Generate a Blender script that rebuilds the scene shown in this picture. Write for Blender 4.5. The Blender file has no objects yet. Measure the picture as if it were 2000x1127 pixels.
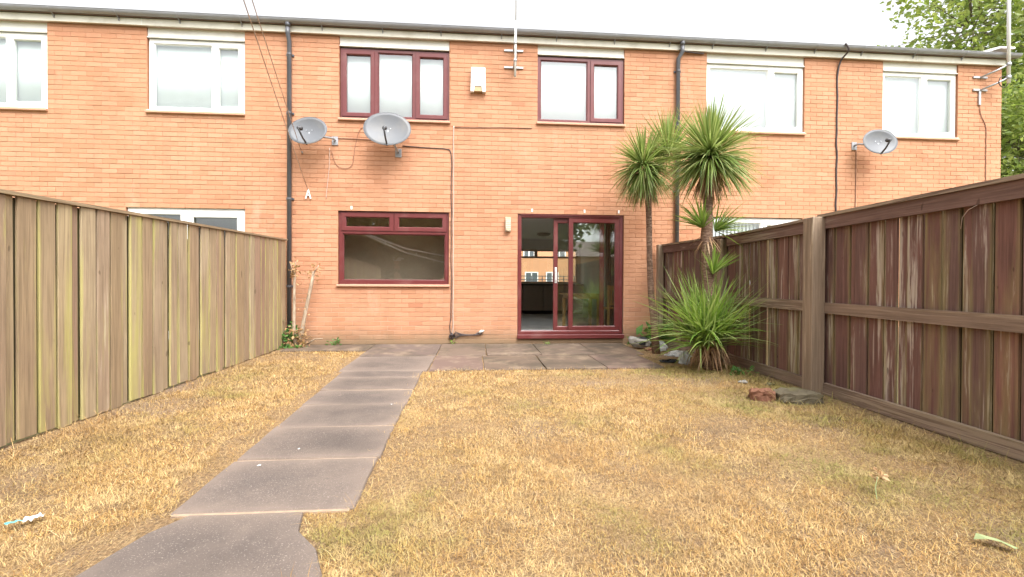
import bpy, math, random
import numpy as np
from mathutils import Vector, Matrix, Euler
random.seed(7); rng = np.random.default_rng(7)
R = math.radians
scene = bpy.context.scene
COL = scene.collection

# ------------------------------------------------------------------ camera
cam_d = bpy.data.cameras.new('camera'); cam = bpy.data.objects.new('camera', cam_d); COL.objects.link(cam)
cam_d.sensor_width = 36.0; cam_d.lens = 889.0/2000*36; cam_d.clip_start = .05; cam_d.clip_end = 1000
YAW, PITCH, ROLL = .07972, -.00823, .00426
fw = Vector((math.sin(YAW)*math.cos(PITCH), math.cos(YAW)*math.cos(PITCH), math.sin(PITCH)))
rt = Vector((math.cos(YAW), -math.sin(YAW), 0)); up = rt.cross(fw)
r2 = rt*math.cos(ROLL)+up*math.sin(ROLL); u2 = up*math.cos(ROLL)-rt*math.sin(ROLL)
m = Matrix((r2, u2, -fw)).transposed().to_4x4(); m.translation = (0, -7.612, 1.0006)
cam.matrix_world = m
scene.camera = cam

# ------------------------------------------------------------------ sky, sun, exposure (bright overcast)
SUN_EL, SUN_AZ = 56, 154          # azimuth clockwise from +y: behind the camera, to its right
world = bpy.data.worlds.new('World'); scene.world = world; world.use_nodes = True
nt = world.node_tree; nt.nodes.clear()
sky = nt.nodes.new('ShaderNodeTexSky'); sky.sky_type = 'NISHITA'; sky.sun_disc = False
sky.sun_elevation = R(SUN_EL); sky.sun_rotation = R(SUN_AZ); sky.dust_density = 6; sky.air_density = 1.0; sky.ozone_density = 1
hs = nt.nodes.new('ShaderNodeHueSaturation'); hs.inputs['Saturation'].default_value = .12
bg = nt.nodes.new('ShaderNodeBackground'); bg.inputs['Strength'].default_value = .15
wo = nt.nodes.new('ShaderNodeOutputWorld')
nt.links.new(sky.outputs[0], hs.inputs['Color']); nt.links.new(hs.outputs[0], bg.inputs[0]); nt.links.new(bg.outputs[0], wo.inputs[0])
sun_d = bpy.data.lights.new('sun', 'SUN'); sun_d.energy = 0.95; sun_d.angle = R(45); sun_d.color = (1, .96, .9)
sun = bpy.data.objects.new('sun', sun_d); COL.objects.link(sun)
sdir = Vector((math.sin(R(SUN_AZ))*math.cos(R(SUN_EL)), math.cos(R(SUN_AZ))*math.cos(R(SUN_EL)), math.sin(R(SUN_EL))))
sun.rotation_euler = sdir.to_track_quat('Z', 'Y').to_euler(); sun.location = (0, -20, 30)
vs = scene.view_settings; vs.view_transform = 'Standard'; vs.look = 'None'; vs.exposure = 1.58; vs.gamma = 1; vs.use_curve_mapping = False
scene.render.engine = 'CYCLES'
scene.cycles.use_denoising = True
scene.cycles.max_bounces = 8; scene.cycles.transparent_max_bounces = 16; scene.cycles.diffuse_bounces = 6

# ------------------------------------------------------------------ helpers
WLOC = {}
class MB:
    def __init__(s): s.v = []; s.f = []
    def add(s, vs, fs):
        o = len(s.v); s.v += [tuple(p) for p in vs]; s.f += [tuple(i+o for i in f) for f in fs]; return s
    def box(s, x0, x1, y0, y1, z0, z1):
        return s.add([(x0,y0,z0),(x1,y0,z0),(x1,y1,z0),(x0,y1,z0),(x0,y0,z1),(x1,y0,z1),(x1,y1,z1),(x0,y1,z1)],
                     [(0,3,2,1),(4,5,6,7),(0,1,5,4),(1,2,6,5),(2,3,7,6),(3,0,4,7)])
    def cbox(s, x0, x1, y0, y1, z0, z1, c=.004):
        # chamfered box
        X = (x0, x0+c, x1-c, x1); Y = (y0, y0+c, y1-c, y1); Z = (z0, z0+c, z1-c, z1)
        v = []; idx = {}
        def P(a, b, d):
            k = (a, b, d)
            if k not in idx: idx[k] = len(v); v.append((X[a], Y[b], Z[d]))
            return idx[k]
        f = []
        f.append((P(1,1,0),P(1,2,0),P(2,2,0),P(2,1,0))); f.append((P(1,1,3),P(2,1,3),P(2,2,3),P(1,2,3)))
        f.append((P(1,0,1),P(2,0,1),P(2,0,2),P(1,0,2))); f.append((P(1,3,1),P(1,3,2),P(2,3,2),P(2,3,1)))
        f.append((P(0,1,1),P(0,1,2),P(0,2,2),P(0,2,1))); f.append((P(3,1,1),P(3,2,1),P(3,2,2),P(3,1,2)))
        for b, b2 in ((1,0),(2,3)):
            for d, d2 in ((1,0),(2,3)):
                f.append((P(1,b,d2),P(2,b,d2),P(2,b2,d),P(1,b2,d)))
                f.append((P(b,1,d2),P(b,2,d2),P(b2,2,d),P(b2,1,d)))
        for a, a2 in ((1,0),(2,3)):
            for b, b2 in ((1,0),(2,3)):
                f.append((P(a2,b,1),P(a2,b,2),P(a,b2,2),P(a,b2,1)))
                for d, d2 in ((1,0),(2,3)):
                    f.append((P(a2,b,d),P(a,b2,d),P(a,b,d2)))
        return s.add(v, f)
    def tube(s, pts, r, n=8, cap=True):
        pts = [Vector(p) for p in pts]; k = len(pts)
        rr = r if isinstance(r, (list, tuple)) else [r]*k
        o = len(s.v); ref = None
        for i, p in enumerate(pts):
            t = (pts[min(i+1,k-1)]-pts[max(i-1,0)])
            t = t.normalized() if t.length > 1e-9 else Vector((0,0,1))
            if ref is None: ref = t.orthogonal().normalized()
            ref = (ref-t*ref.dot(t))
            ref = ref.normalized() if ref.length > 1e-6 else t.orthogonal().normalized()
            b = t.cross(ref)
            for j in range(n):
                a = 2*math.pi*j/n; s.v.append(tuple(p+(ref*math.cos(a)+b*math.sin(a))*rr[i]))
        for i in range(k-1):
            for j in range(n):
                s.f.append((o+i*n+j, o+i*n+(j+1)%n, o+(i+1)*n+(j+1)%n, o+(i+1)*n+j))
        if cap:
            s.f.append(tuple(o+j for j in reversed(range(n)))); s.f.append(tuple(o+(k-1)*n+j for j in range(n)))
        return s
    def extr(s, poly, axis, a, b):
        # polygon (2d) extruded along axis 'x','y','z' from a to b
        n = len(poly)
        def P(p, q): return (q, p[0], p[1]) if axis == 'x' else (p[0], q, p[1]) if axis == 'y' else (p[0], p[1], q)
        vs = [P(p, a) for p in poly]+[P(p, b) for p in poly]
        fs = [tuple(range(n)), tuple(range(2*n-1, n-1, -1))]+[(i, n+i, n+(i+1)%n, (i+1)%n) for i in range(n)]
        return s.add(vs, fs)
    def ring(s, x0, x1, z0, z1, w, yf, yb, ch=.004, slope=.012):
        L = []
        def loop(d, y): L.append([(x0+d,y,z0+d),(x1-d,y,z0+d),(x1-d,y,z1-d),(x0+d,y,z1-d)])
        loop(0, yb); loop(0, yf+ch); loop(ch, yf); loop(w-slope, yf); loop(w, yf+slope*.8); loop(w, yb)
        o = len(s.v)
        for l in L: s.v += l
        k = len(L)
        for i in range(k):
            a, b = o+i*4, o+((i+1)%k)*4
            for j in range(4): s.f.append((a+j, a+(j+1)%4, b+(j+1)%4, b+j))
        return s
    def holes(s, x0, x1, z0, z1, yf, yb, rects):
        xs = sorted({x0, x1, *[min(max(a, x0), x1) for r in rects for a in r[:2]]}); zs = sorted({z0, z1, *[min(max(a, z0), z1) for r in rects for a in r[2:]]})
        nx, nz = len(xs)-1, len(zs)-1
        def solid(i, k):
            if i < 0 or k < 0 or i >= nx or k >= nz: return False
            cx, cz = (xs[i]+xs[i+1])/2, (zs[k]+zs[k+1])/2
            return not any(r[0] < cx < r[1] and r[2] < cz < r[3] for r in rects)
        for i in range(nx):
            for k in range(nz):
                if not solid(i, k): continue
                a, b, c, d = xs[i], xs[i+1], zs[k], zs[k+1]
                s.add([(a,yf,c),(b,yf,c),(b,yf,d),(a,yf,d)], [(0,1,2,3)]); s.add([(a,yb,c),(b,yb,c),(b,yb,d),(a,yb,d)], [(3,2,1,0)])
                if not solid(i-1,k): s.add([(a,yf,c),(a,yf,d),(a,yb,d),(a,yb,c)], [(0,1,2,3)])
                if not solid(i+1,k): s.add([(b,yf,c),(b,yb,c),(b,yb,d),(b,yf,d)], [(0,1,2,3)])
                if not solid(i,k-1): s.add([(a,yf,c),(a,yb,c),(b,yb,c),(b,yf,c)], [(0,1,2,3)])
                if not solid(i,k+1): s.add([(a,yf,d),(b,yf,d),(b,yb,d),(a,yb,d)], [(0,1,2,3)])
        return s
    def build(s, name, mat, parent=None, smooth=False, loc=None):
        v = np.array(s.v, float)
        if loc is None:
            lo, hi = v.min(0), v.max(0); loc = ((lo[0]+hi[0])/2, (lo[1]+hi[1])/2, lo[2])
        me = bpy.data.meshes.new(name); me.from_pydata((v-np.array(loc)).tolist(), [], s.f); me.update()
        if smooth: me.polygons.foreach_set('use_smooth', [True]*len(me.polygons))
        if mat: me.materials.append(mat)
        return link(name, me, loc, parent)
def link(name, data, loc, parent=None):
    o = bpy.data.objects.new(name, data); COL.objects.link(o)
    put(o, loc, parent); return o
def put(o, loc, parent):
    pl = WLOC[parent.name] if parent else (0, 0, 0)
    if parent: o.parent = parent
    o.location = (loc[0]-pl[0], loc[1]-pl[1], loc[2]-pl[2]); WLOC[o.name] = tuple(loc)
def empty(name, loc, label, cat, group=None):
    o = link(name, None, loc); return tag(o, label, cat, group)
def tag(o, label=None, cat=None, group=None, kind=None):
    for k, val in (('label', label), ('category', cat), ('group', group), ('kind', kind)):
        if val: o[k] = val
    return o
def gz(y): return .0145*y if y < 0 else 0.0

# ------------------------------------------------------------------ materials
class NT:
    def __init__(s, name):
        s.m = bpy.data.materials.new(name); s.m.use_nodes = True; s.t = s.m.node_tree; s.t.nodes.clear()
        s.out = s.n('ShaderNodeOutputMaterial'); s.p = s.n('ShaderNodeBsdfPrincipled'); s.l(s.p.outputs[0], s.out.inputs[0])
    def n(s, t, **kw):
        x = s.t.nodes.new(t)
        for k, v in kw.items(): setattr(x, k, v)
        return x
    def l(s, a, b): s.t.links.new(a, b)
    def pos(s, scale=(1,1,1), obj=False):
        g = s.n('ShaderNodeTexCoord').outputs['Object'] if obj else s.n('ShaderNodeNewGeometry').outputs['Position']
        mp = s.n('ShaderNodeMapping'); mp.inputs['Scale'].default_value = scale; s.l(g, mp.inputs[0]); return mp
    def noise(s, scale, detail=4, vec=None, rough=.6, dist=0):
        x = s.n('ShaderNodeTexNoise'); x.inputs['Scale'].default_value = scale; x.inputs['Detail'].default_value = detail
        x.inputs['Roughness'].default_value = rough; x.inputs['Distortion'].default_value = dist
        s.l((vec or s.pos()).outputs[0], x.inputs['Vector']); return x.outputs[0]
    def ramp(s, fac, stops, interp='LINEAR'):
        x = s.n('ShaderNodeValToRGB'); e = x.color_ramp.elements; x.color_ramp.interpolation = interp
        while len(e) < len(stops): e.new(.5)
        for el, (p, c) in zip(e, stops):
            el.position = p; el.color = (*c, 1) if not isinstance(c, (int, float)) else (c, c, c, 1)
        s.l(fac, x.inputs[0]); return x.outputs[0]
    def mix(s, fac, a, b, mode='MIX'):
        x = s.n('ShaderNodeMix', data_type='RGBA', blend_type=mode)
        for sock, val in ((x.inputs[0], fac), (x.inputs[6], a), (x.inputs[7], b)):
            if isinstance(val, (int, float)): sock.default_value = val if sock == x.inputs[0] else (val, val, val, 1)
            elif isinstance(val, tuple): sock.default_value = (*val, 1)
            else: s.l(val, sock)
        return x.outputs[2]
    def math(s, op, a, b=0.0, clamp=False):
        x = s.n('ShaderNodeMath', operation=op, use_clamp=clamp)
        for i, val in enumerate((a, b)):
            if isinstance(val, (int, float)): x.inputs[i].default_value = val
            else: s.l(val, x.inputs[i])
        return x.outputs[0]
    def rnd(s):
        return s.math('FRACT', s.math('ADD', s.n('ShaderNodeNewGeometry').outputs['Random Per Island'], s.n('ShaderNodeObjectInfo').outputs['Random']))
    def xyz(s):
        x = s.n('ShaderNodeSeparateXYZ'); s.l(s.n('ShaderNodeNewGeometry').outputs['Position'], x.inputs[0]); return x.outputs
    def bump(s, h, strength=.3, dist=.01):
        b = s.n('ShaderNodeBump'); b.inputs['Strength'].default_value = strength; b.inputs['Distance'].default_value = dist
        s.l(h, b.inputs['Height']); s.l(b.outputs[0], s.p.inputs['Normal'])
    def fin(s, col, rough=.6, spec=.5, metal=0):
        if isinstance(col, tuple): s.p.inputs['Base Color'].default_value = (*col, 1)
        else: s.l(col, s.p.inputs['Base Color'])
        if isinstance(rough, (int, float)): s.p.inputs['Roughness'].default_value = rough
        else: s.l(rough, s.p.inputs['Roughness'])
        s.p.inputs['Specular IOR Level'].default_value = spec; s.p.inputs['Metallic'].default_value = metal
        return s.m
def plain(name, col, rough=.5, var=.12, scale=9, bump=0, spec=.5, metal=0, dirt=None):
    t = NT(name); n = t.noise(scale, 5)
    c = t.mix(n, tuple(v*(1-var) for v in col), tuple(min(1, v*(1+var)) for v in col))
    if dirt:
        d = t.ramp(t.noise(3.1, 6), [(.5, 0.), (.72, 1.)]); c = t.mix(t.math('MULTIPLY', d, dirt[1]), c, dirt[0])
    if bump: t.bump(t.noise(scale*6, 4), bump, .006)
    return t.fin(c, rough, spec, metal)

M = {}
# brick: orange facing brick with dragged face, stained near the ground
def weather_and_eaves_shade(t, c):
    # shade painted in under the eaves, damp streaks below sills, pale efflorescence, dirt at the foot
    x, y, z = t.xyz()
    st = t.noise(1, 5, t.pos((5, 1, .55)), .65, .3)
    c = t.mix(t.math('MULTIPLY', t.ramp(st, [(.50, 0.), (.72, 1.)]), .20), c, (.34,.165,.105))
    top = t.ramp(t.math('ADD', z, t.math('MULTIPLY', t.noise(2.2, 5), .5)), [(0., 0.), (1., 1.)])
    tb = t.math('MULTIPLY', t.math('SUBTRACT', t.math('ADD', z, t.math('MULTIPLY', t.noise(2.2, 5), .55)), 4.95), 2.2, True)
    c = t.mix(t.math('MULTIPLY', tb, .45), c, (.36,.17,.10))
    eff = t.math('MULTIPLY', t.ramp(t.noise(1, 6, t.pos((1.6, 1, .8)), .7), [(.60, 0.), (.74, 1.)]), .30)
    c = t.mix(eff, c, (.62,.43,.34))
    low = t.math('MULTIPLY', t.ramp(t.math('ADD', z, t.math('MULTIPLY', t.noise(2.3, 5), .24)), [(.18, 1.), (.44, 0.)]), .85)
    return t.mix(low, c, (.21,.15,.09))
t = NT('brick_orange')
r = t.rnd()
base = t.ramp(r, [(0., (.43,.206,.112)), (.3, (.468,.233,.132)), (.7, (.49,.248,.143)), (.94, (.515,.274,.165)), (1., (.385,.168,.092))])
drag = t.noise(9, 4, t.pos((1.2, 1, 22)))
blotch = t.ramp(t.noise(.75, 4), [(.35, 0.), (.68, 1.)])
c = t.mix(t.math('MULTIPLY', blotch, .38), base, (.575,.335,.205))
c = t.mix(t.math('MULTIPLY', t.ramp(t.noise(1.9, 4), [(.55, 0.), (.7, 1.)]), .35), c, (.40,.165,.085))
c = t.mix(t.math('MULTIPLY', t.ramp(drag, [(.35, 1.), (.6, 0.)]), .25), c, (.35,.15,.085))
spk = t.ramp(t.noise(75, 2), [(.66, 0.), (.74, 1.)])
c = t.mix(t.math('MULTIPLY', spk, .35), c, (.28,.12,.075))
c = weather_and_eaves_shade(t, c)
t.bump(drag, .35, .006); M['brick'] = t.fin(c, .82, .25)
t = NT('mortar')
x, y, z = t.xyz()
n1 = t.ramp(t.noise(.6, 4), [(.40, 0.), (.60, 1.)])
c = t.mix(n1, (.33,.145,.08), (.47,.24,.14))
pale = t.ramp(t.math('SUBTRACT', t.math('MULTIPLY', t.noise(.9, 3), 1.3), t.math('MULTIPLY', z, .45)), [(.2, 0.), (.5, 1.)])
c = t.mix(pale, c, (.56,.36,.26))
c = t.mix(t.math('MULTIPLY', t.noise(30, 4), .25), c, (.30,.16,.10))
c = weather_and_eaves_shade(t, c)
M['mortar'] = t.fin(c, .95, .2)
M['maroon'] = plain('maroon_upvc', (.135,.028,.028), .32, .12, 3, 0, .5, 0, ((.25,.15,.13), .25))
M['white_pvc'] = plain('white_upvc', (.80,.80,.79), .3, .03, 3, 0, .5, 0, ((.60,.58,.52), .3))
M['panel'] = plain('white_panel', (.70,.69,.65), .5, .05, 4, 0, .4, 0, ((.50,.46,.38), .4))
M['fascia'] = plain('cream_fascia', (.66,.635,.56), .5, .06, 3, 0, .4, 0, ((.40,.36,.28), .5))
M['soffit'] = plain('soffit_board', (.42,.30,.24), .7)
M['gutter'] = plain('grey_gutter', (.27,.275,.30), .4, .2, 4, 0, .5, 0, ((.24,.235,.23), .6))
M['pipe'] = plain('grey_downpipe', (.085,.088,.10), .42, .2, 3, 0, .5, 0, ((.20,.19,.18), .35))
M['sill'] = plain('tile_sill', (.52,.30,.20), .7, .18, 9, .2)
M['interior'] = plain('interior_plaster', (.80,.77,.72), .8, .04)
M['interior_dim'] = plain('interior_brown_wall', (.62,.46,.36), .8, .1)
M['ceiling'] = plain('ceiling_paint', (.84,.82,.78), .8, .03)
M['roof'] = plain('roof_tile', (.19,.13,.11), .85, .25, 12, .3)
M['shell'] = plain('party_wall', (.35,.22,.16), .9)
M['blind'] = plain('white_blind', (.68,.695,.72), .75, .04, 1.5)  # shared by real blinds and the sheets that imitate reflected sky
M['blind_grey'] = plain('grey_net', (.66,.68,.74), .8, .03, 5)
t = NT('glass')
g = t.n('ShaderNodeNewGeometry'); d = t.n('ShaderNodeVectorMath', operation='DOT_PRODUCT'); t.l(g.outputs['Normal'], d.inputs[0]); t.l(g.outputs['Incoming'], d.inputs[1])
k = t.math('POWER', t.math('SUBTRACT', 1, t.math('ABSOLUTE', d.outputs['Value'])), 5)
fac = t.math('ADD', t.math('MULTIPLY', k, .82), .11, True)
gl = t.n('ShaderNodeBsdfGlossy'); gl.inputs['Roughness'].default_value = .005; gl.inputs['Color'].default_value = (.97,.98,1,1)
tr = t.n('ShaderNodeBsdfTransparent'); tr.inputs['Color'].default_value = (.92,.95,.93,1)
ms = t.n('ShaderNodeMixShader'); t.l(fac, ms.inputs[0]); t.l(tr.outputs[0], ms.inputs[1]); t.l(gl.outputs[0], ms.inputs[2]); t.l(ms.outputs[0], t.out.inputs[0])
M['glass'] = t.m

def wood(name, browns, algae, algae_amt, paint=None, ax='z', worn_at=.72, edge=.0):
    t = NT(name); oi = t.n('ShaderNodeObjectInfo').outputs['Random']
    sc1, sc2 = ((46, 46, 1.5), (9, 9, .7)) if ax == 'z' else ((46, 1.5, 46), (9, .7, 9))
    cmb = t.n('ShaderNodeCombineXYZ')
    for i in range(3): t.l(t.math('MULTIPLY', oi, 91.7), cmb.inputs[i])
    def shifted(sc_):
        mp = t.pos(sc_); add = t.n('ShaderNodeVectorMath', operation='ADD'); t.l(mp.outputs[0], add.inputs[0]); t.l(cmb.outputs[0], add.inputs[1]); return add
    grain = t.noise(1.0, 7, shifted(sc1), .68, .7)
    streak = t.noise(1.0, 5, shifted(sc2), .62, .4)
    patch = t.noise(1.0, 4, shifted((2.2, 2.2, 1.3)))
    o2 = t.math('FRACT', t.math('MULTIPLY', oi, 7.31)); o3 = t.math('FRACT', t.math('MULTIPLY', oi, 13.17))
    c = t.ramp(oi, [(i/(len(browns)-1), b) for i, b in enumerate(browns)])
    c = t.mix(t.math('MULTIPLY', t.ramp(patch, [(.4, 0.), (.7, 1.)]), .5), c, tuple(v*.66 for v in browns[2 % len(browns)]))
    c = t.mix(t.math('MULTIPLY', t.ramp(grain, [(.36, 1.), (.60, 0.)]), .6), c, tuple(v*.45 for v in browns[0]))
    x, y, z = t.xyz()
    if paint:
        w_ = t.math('ADD', t.math('ADD', t.math('MULTIPLY', grain, .75), t.math('MULTIPLY', streak, .6)), t.math('MULTIPLY', t.math('SUBTRACT', o2, .5), .16))
        c = t.mix(t.ramp(w_, [(worn_at, 0.), (worn_at+.09, .9)]), c, paint)
    am = t.math('ADD', streak, t.math('ADD', t.math('MULTIPLY', z, -.05), t.math('MULTIPLY', o3, .14)))
    if edge:
        sx = t.n('ShaderNodeSeparateXYZ'); t.l(t.n('ShaderNodeTexCoord').outputs['Generated'], sx.inputs[0])
        e_ = t.ramp(t.math('MULTIPLY', t.math('ABSOLUTE', t.math('SUBTRACT', sx.outputs[1], .5)), 2), [(.62, 0.), (1., 1.)])
        am = t.math('ADD', am, t.math('MULTIPLY', e_, edge))
    c = t.mix(t.math('MULTIPLY', t.ramp(am, [(.57, 0.), (.78, 1.)]), algae_amt), c, algae)
    knot = t.ramp(t.noise(2.3, 1, shifted((6, 6, 2.5))), [(.76, 0.), (.79, 1.)])
    c = t.mix(t.math('MULTIPLY', knot, .6), c, tuple(v*.3 for v in browns[0]))
    t.bump(grain, .6, .006); return t.fin(c, .88, .2)
M['wood_l'] = wood('weathered_green_brown_wood', [(.36,.265,.16), (.46,.37,.24), (.335,.22,.16), (.50,.42,.285), (.32,.215,.14), (.45,.355,.215), (.39,.305,.215)], (.46,.435,.135), .66, (.53,.46,.36), 'z', .82, .15)
M['wood_back'] = wood('green_stained_back_board', [(.10,.085,.045), (.13,.105,.055)], (.17,.165,.05), .6)  # green stain, with the browns darkened to deepen the shade in the gaps
M['wood_cap'] = wood('fence_cap_wood', [(.32,.235,.145), (.38,.285,.18)], (.30,.26,.11), .35, None, 'y')
M['wood_r'] = wood('worn_red_brown_stain', [(.18,.095,.078), (.24,.122,.098), (.17,.108,.092), (.26,.125,.096), (.21,.135,.112), (.175,.092,.078)], (.32,.28,.11), .45, (.48,.41,.345), 'z', .745, .20)
M['wood_r_rail'] = wood('red_brown_rail', [(.19,.112,.09), (.22,.135,.108)], (.19,.155,.06), .25, (.28,.21,.16), 'y', .74)
M['wood_rail'] = wood('bare_rail_wood', [(.24,.165,.12), (.29,.205,.15)], (.19,.155,.06), .3, (.34,.26,.19), 'y', .72)
M['wood_post'] = wood('grey_post_wood', [(.30,.22,.155), (.35,.26,.185)], (.20,.17,.07), .3, (.44,.35,.26), 'z', .68)
# paving
t = NT('concrete_slab'); oi = t.n('ShaderNodeObjectInfo').outputs['Random']
c = t.ramp(oi, [(0., (.078,.062,.054)), (.5, (.112,.090,.077)), (1., (.092,.076,.069))])
c = t.mix(t.math('MULTIPLY', t.ramp(t.noise(1.7, 5), [(.42, 0.), (.7, 1.)]), .5), c, (.20,.155,.125))
c = t.mix(t.ramp(t.noise(150, 2), [(.60, 0.), (.68, .7)]), c, (.34,.29,.26))
c = t.mix(t.ramp(t.noise(90, 3), [(.30, .7), (.42, 0.)]), c, (.07,.06,.055))
c = t.mix(t.math('MULTIPLY', t.ramp(t.noise(4.2, 6, rough=.7), [(.45, 0.), (.72, 1.)]), .5), c, (.19,.15,.125))
c = t.mix(t.math('MULTIPLY', t.ramp(t.noise(.9, 4), [(.48, 0.), (.66, 1.)]), .6), c, (.055,.046,.042))
sx = t.n('ShaderNodeSeparateXYZ'); t.l(t.n('ShaderNodeTexCoord').outputs['Generated'], sx.inputs[0])
e1, e2_ = [t.math('POWER', t.math('MULTIPLY', t.math('ABSOLUTE', t.math('SUBTRACT', sx.outputs[i], .5)), 2), 3.5) for i in (0, 1)]
ed_ = t.math('MULTIPLY', t.math('ADD', e1, e2_), t.noise(5, 6, rough=.7))
c = t.mix(t.ramp(ed_, [(.0, 0.), (.7, .6)]), c, (.24,.185,.15))
t.bump(t.noise(130, 3), .4, .004); M['slab'] = t.fin(c, .85, .3)
t = NT('patio_slab'); oi = t.n('ShaderNodeObjectInfo').outputs['Random']
c = t.ramp(oi, [(0., (.12,.088,.066)), (.35, (.155,.11,.08)), (.6, (.12,.10,.088)), (1., (.15,.098,.08))])
c = t.mix(t.math('MULTIPLY', t.ramp(t.noise(2.6, 6, rough=.7), [(.50, 0.), (.62, 1.)]), .6), c, (.28,.215,.15))
c = t.mix(t.math('MULTIPLY', t.ramp(t.noise(1.4, 5), [(.46, 0.), (.62, 1.)]), .8), c, (.072,.058,.042))
t.bump(t.noise(60, 4), .4, .004); M['patio'] = t.fin(c, .85, .25)
# ground and dry grass
t = NT('dry_soil_and_thatch')
c = t.ramp(t.noise(2.2, 6), [(.3, (.19,.125,.075)), (.5, (.29,.185,.095)), (.7, (.36,.235,.115))])
c = t.mix(t.ramp(t.noise(40, 5), [(.35, .75), (.55, 0.)]), c, (.13,.085,.055))
c = t.mix(t.ramp(t.noise(.9, 4), [(.56, 0.), (.66, .8)]), c, (.23,.165,.125))
c = t.mix(t.ramp(t.noise(1, 4, t.pos((160, 38, 40)), .7), [(.5, 0.), (.62, .75)]), c, (.50,.36,.19))
c = t.mix(t.ramp(t.noise(110, 3), [(.28, .8), (.40, 0.)]), c, (.08,.055,.04))
t.bump(t.noise(70, 6), 1.0, .03); M['soil'] = t.fin(c, .95, .15)
t = NT('dry_grass_blade')
r = t.n('ShaderNodeNewGeometry').outputs['Random Per Island']
c = t.ramp(r, [(0., (.15,.08,.035)), (.2, (.36,.20,.072)), (.5, (.495,.312,.108)), (.8, (.58,.405,.165)), (.97, (.65,.51,.29)), (1., (.30,.13,.06))])
x, y, z = t.xyz()
grn = t.math('ADD', t.noise(1.15, 4), t.math('MULTIPLY', t.ramp(x, [(0., 0.), (1., 1.)]), .0))
side = t.math('MULTIPLY', t.math('SUBTRACT', x, 1.1), .105)
g1 = t.ramp(t.math('ADD', t.math('ADD', t.noise(1.05, 4), t.math('MAXIMUM', side, 0.0)), t.math('MULTIPLY', r, .10)), [(.59, 0.), (.77, .8)])
c = t.mix(g1, c, (.23,.235,.065))
ls = t.math('MULTIPLY', t.math('SUBTRACT', t.math('MULTIPLY', x, -1), 1.7), .16)
c = t.mix(t.ramp(t.math('ADD', t.noise(1.3, 5), t.math('MAXIMUM', ls, 0.0)), [(.60, 0.), (.80, .6)]), c, (.24,.165,.06))
c = t.mix(t.ramp(t.noise(.8, 4), [(.52, 0.), (.68, .45)]), c, (.36,.19,.075))
c = t.mix(t.ramp(t.noise(4.5, 3), [(.5, 0.), (.66, .55)]), c, (.62,.46,.23))
c = t.mix(t.ramp(t.noise(7.5, 3), [(.53, 0.), (.68, .7)]), c, (.23,.145,.07))
M['grass'] = t.fin(c, .8, .2); t.p.inputs['Subsurface Weight'].default_value = 0
M['ground_far'] = plain('rough_ground', (.16,.15,.06), .95, .4, .7, .4)

def leafmat(name, cols, rough=.45, tr=.35):
    t = NT(name); r = t.n('ShaderNodeNewGeometry').outputs['Random Per Island']
    c = t.ramp(r, [(i/(len(cols)-1), k) for i, k in enumerate(cols)])
    t.fin(c, rough, .4)
    tl = t.n('ShaderNodeBsdfTranslucent'); t.l(t.mix(.3, c, (.5,.6,.1)), tl.inputs[0])
    ms = t.n('ShaderNodeMixShader'); ms.inputs[0].default_value = tr
    t.l(t.p.outputs[0], ms.inputs[1]); t.l(tl.outputs[0], ms.inputs[2]); t.l(ms.outputs[0], t.out.inputs[0]); return t.m
M['cord'] = leafmat('cordyline_leaf', [(.085,.15,.035), (.15,.24,.055), (.24,.33,.09), (.38,.44,.19), (.12,.19,.05), (.32,.29,.13)], .42, .35)
M['cord_bright'] = leafmat('young_cordyline_leaf', [(.11,.22,.035), (.17,.31,.045), (.25,.38,.075), (.36,.44,.17), (.13,.24,.05)], .42, .38)
M['cord_dead'] = leafmat('dead_cordyline_leaf', [(.24,.13,.07), (.36,.23,.13), (.30,.17,.10), (.42,.30,.19)], .8, .15)
M['tree_leaf'] = leafmat('tree_leaf', [(.10,.16,.03), (.16,.23,.045), (.23,.29,.07), (.29,.32,.10)], .5, .45)
M['dark_leaf'] = leafmat('dark_tree_leaf', [(.07,.10,.035), (.10,.13,.045), (.14,.17,.06)], .5, .3)
M['ivy'] = leafmat('ivy_leaf', [(.05,.13,.03), (.08,.20,.04), (.13,.26,.07)], .35, .2)
M['bark'] = plain('bark', (.13,.10,.07), .9, .35, 14, .6)
t = NT('cordyline_bark'); rg = t.noise(1, 4, t.pos((18, 18, 60)))
c = t.ramp(rg, [(.3, (.09,.05,.035)), (.5, (.20,.125,.088)), (.72, (.34,.235,.17))]); t.bump(rg, .9, .02); M['cord_bark'] = t.fin(c, .9, .2)
t = NT('pale_stem_bark'); rg = t.noise(1, 5, t.pos((40, 40, 9)))
c = t.ramp(rg, [(.3, (.22,.16,.11)), (.5, (.38,.30,.22)), (.75, (.52,.44,.34))]); t.bump(rg, .5, .01); M['pale_stem'] = t.fin(c, .85, .2)
M['dead_leaf'] = leafmat('dry_brown_leaf', [(.38,.22,.10), (.50,.32,.16), (.30,.16,.08), (.56,.42,.24)], .8, .2)
M['dish'] = plain('grey_dish', (.135,.142,.155), .5, .08, 6, 0, .4, 0, ((.24,.22,.19), .4))
M['dark_metal'] = plain('dark_metal', (.06,.06,.065), .45, .2)
M['galv'] = plain('galvanised_steel', (.42,.43,.45), .42, .2, 14, 0, .5, .55)
M['mast'] = plain('pale_mast', (.72,.72,.70), .4, .08, 6)
M['cable'] = plain('dark_cable', (.055,.04,.04), .6, .2)
M['cable_brown'] = plain('brown_cable', (.22,.11,.07), .6, .2)
M['cable_grey'] = plain('grey_cable', (.46,.34,.28), .6, .2)
M['alarm'] = plain('white_plastic', (.82,.80,.78), .35, .04, 5)
M['alarm_amber'] = plain('faded_amber_lens', (.46,.32,.17), .3, .1)
M['black'] = plain('black_plastic', (.018,.018,.022), .35, .2)
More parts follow.
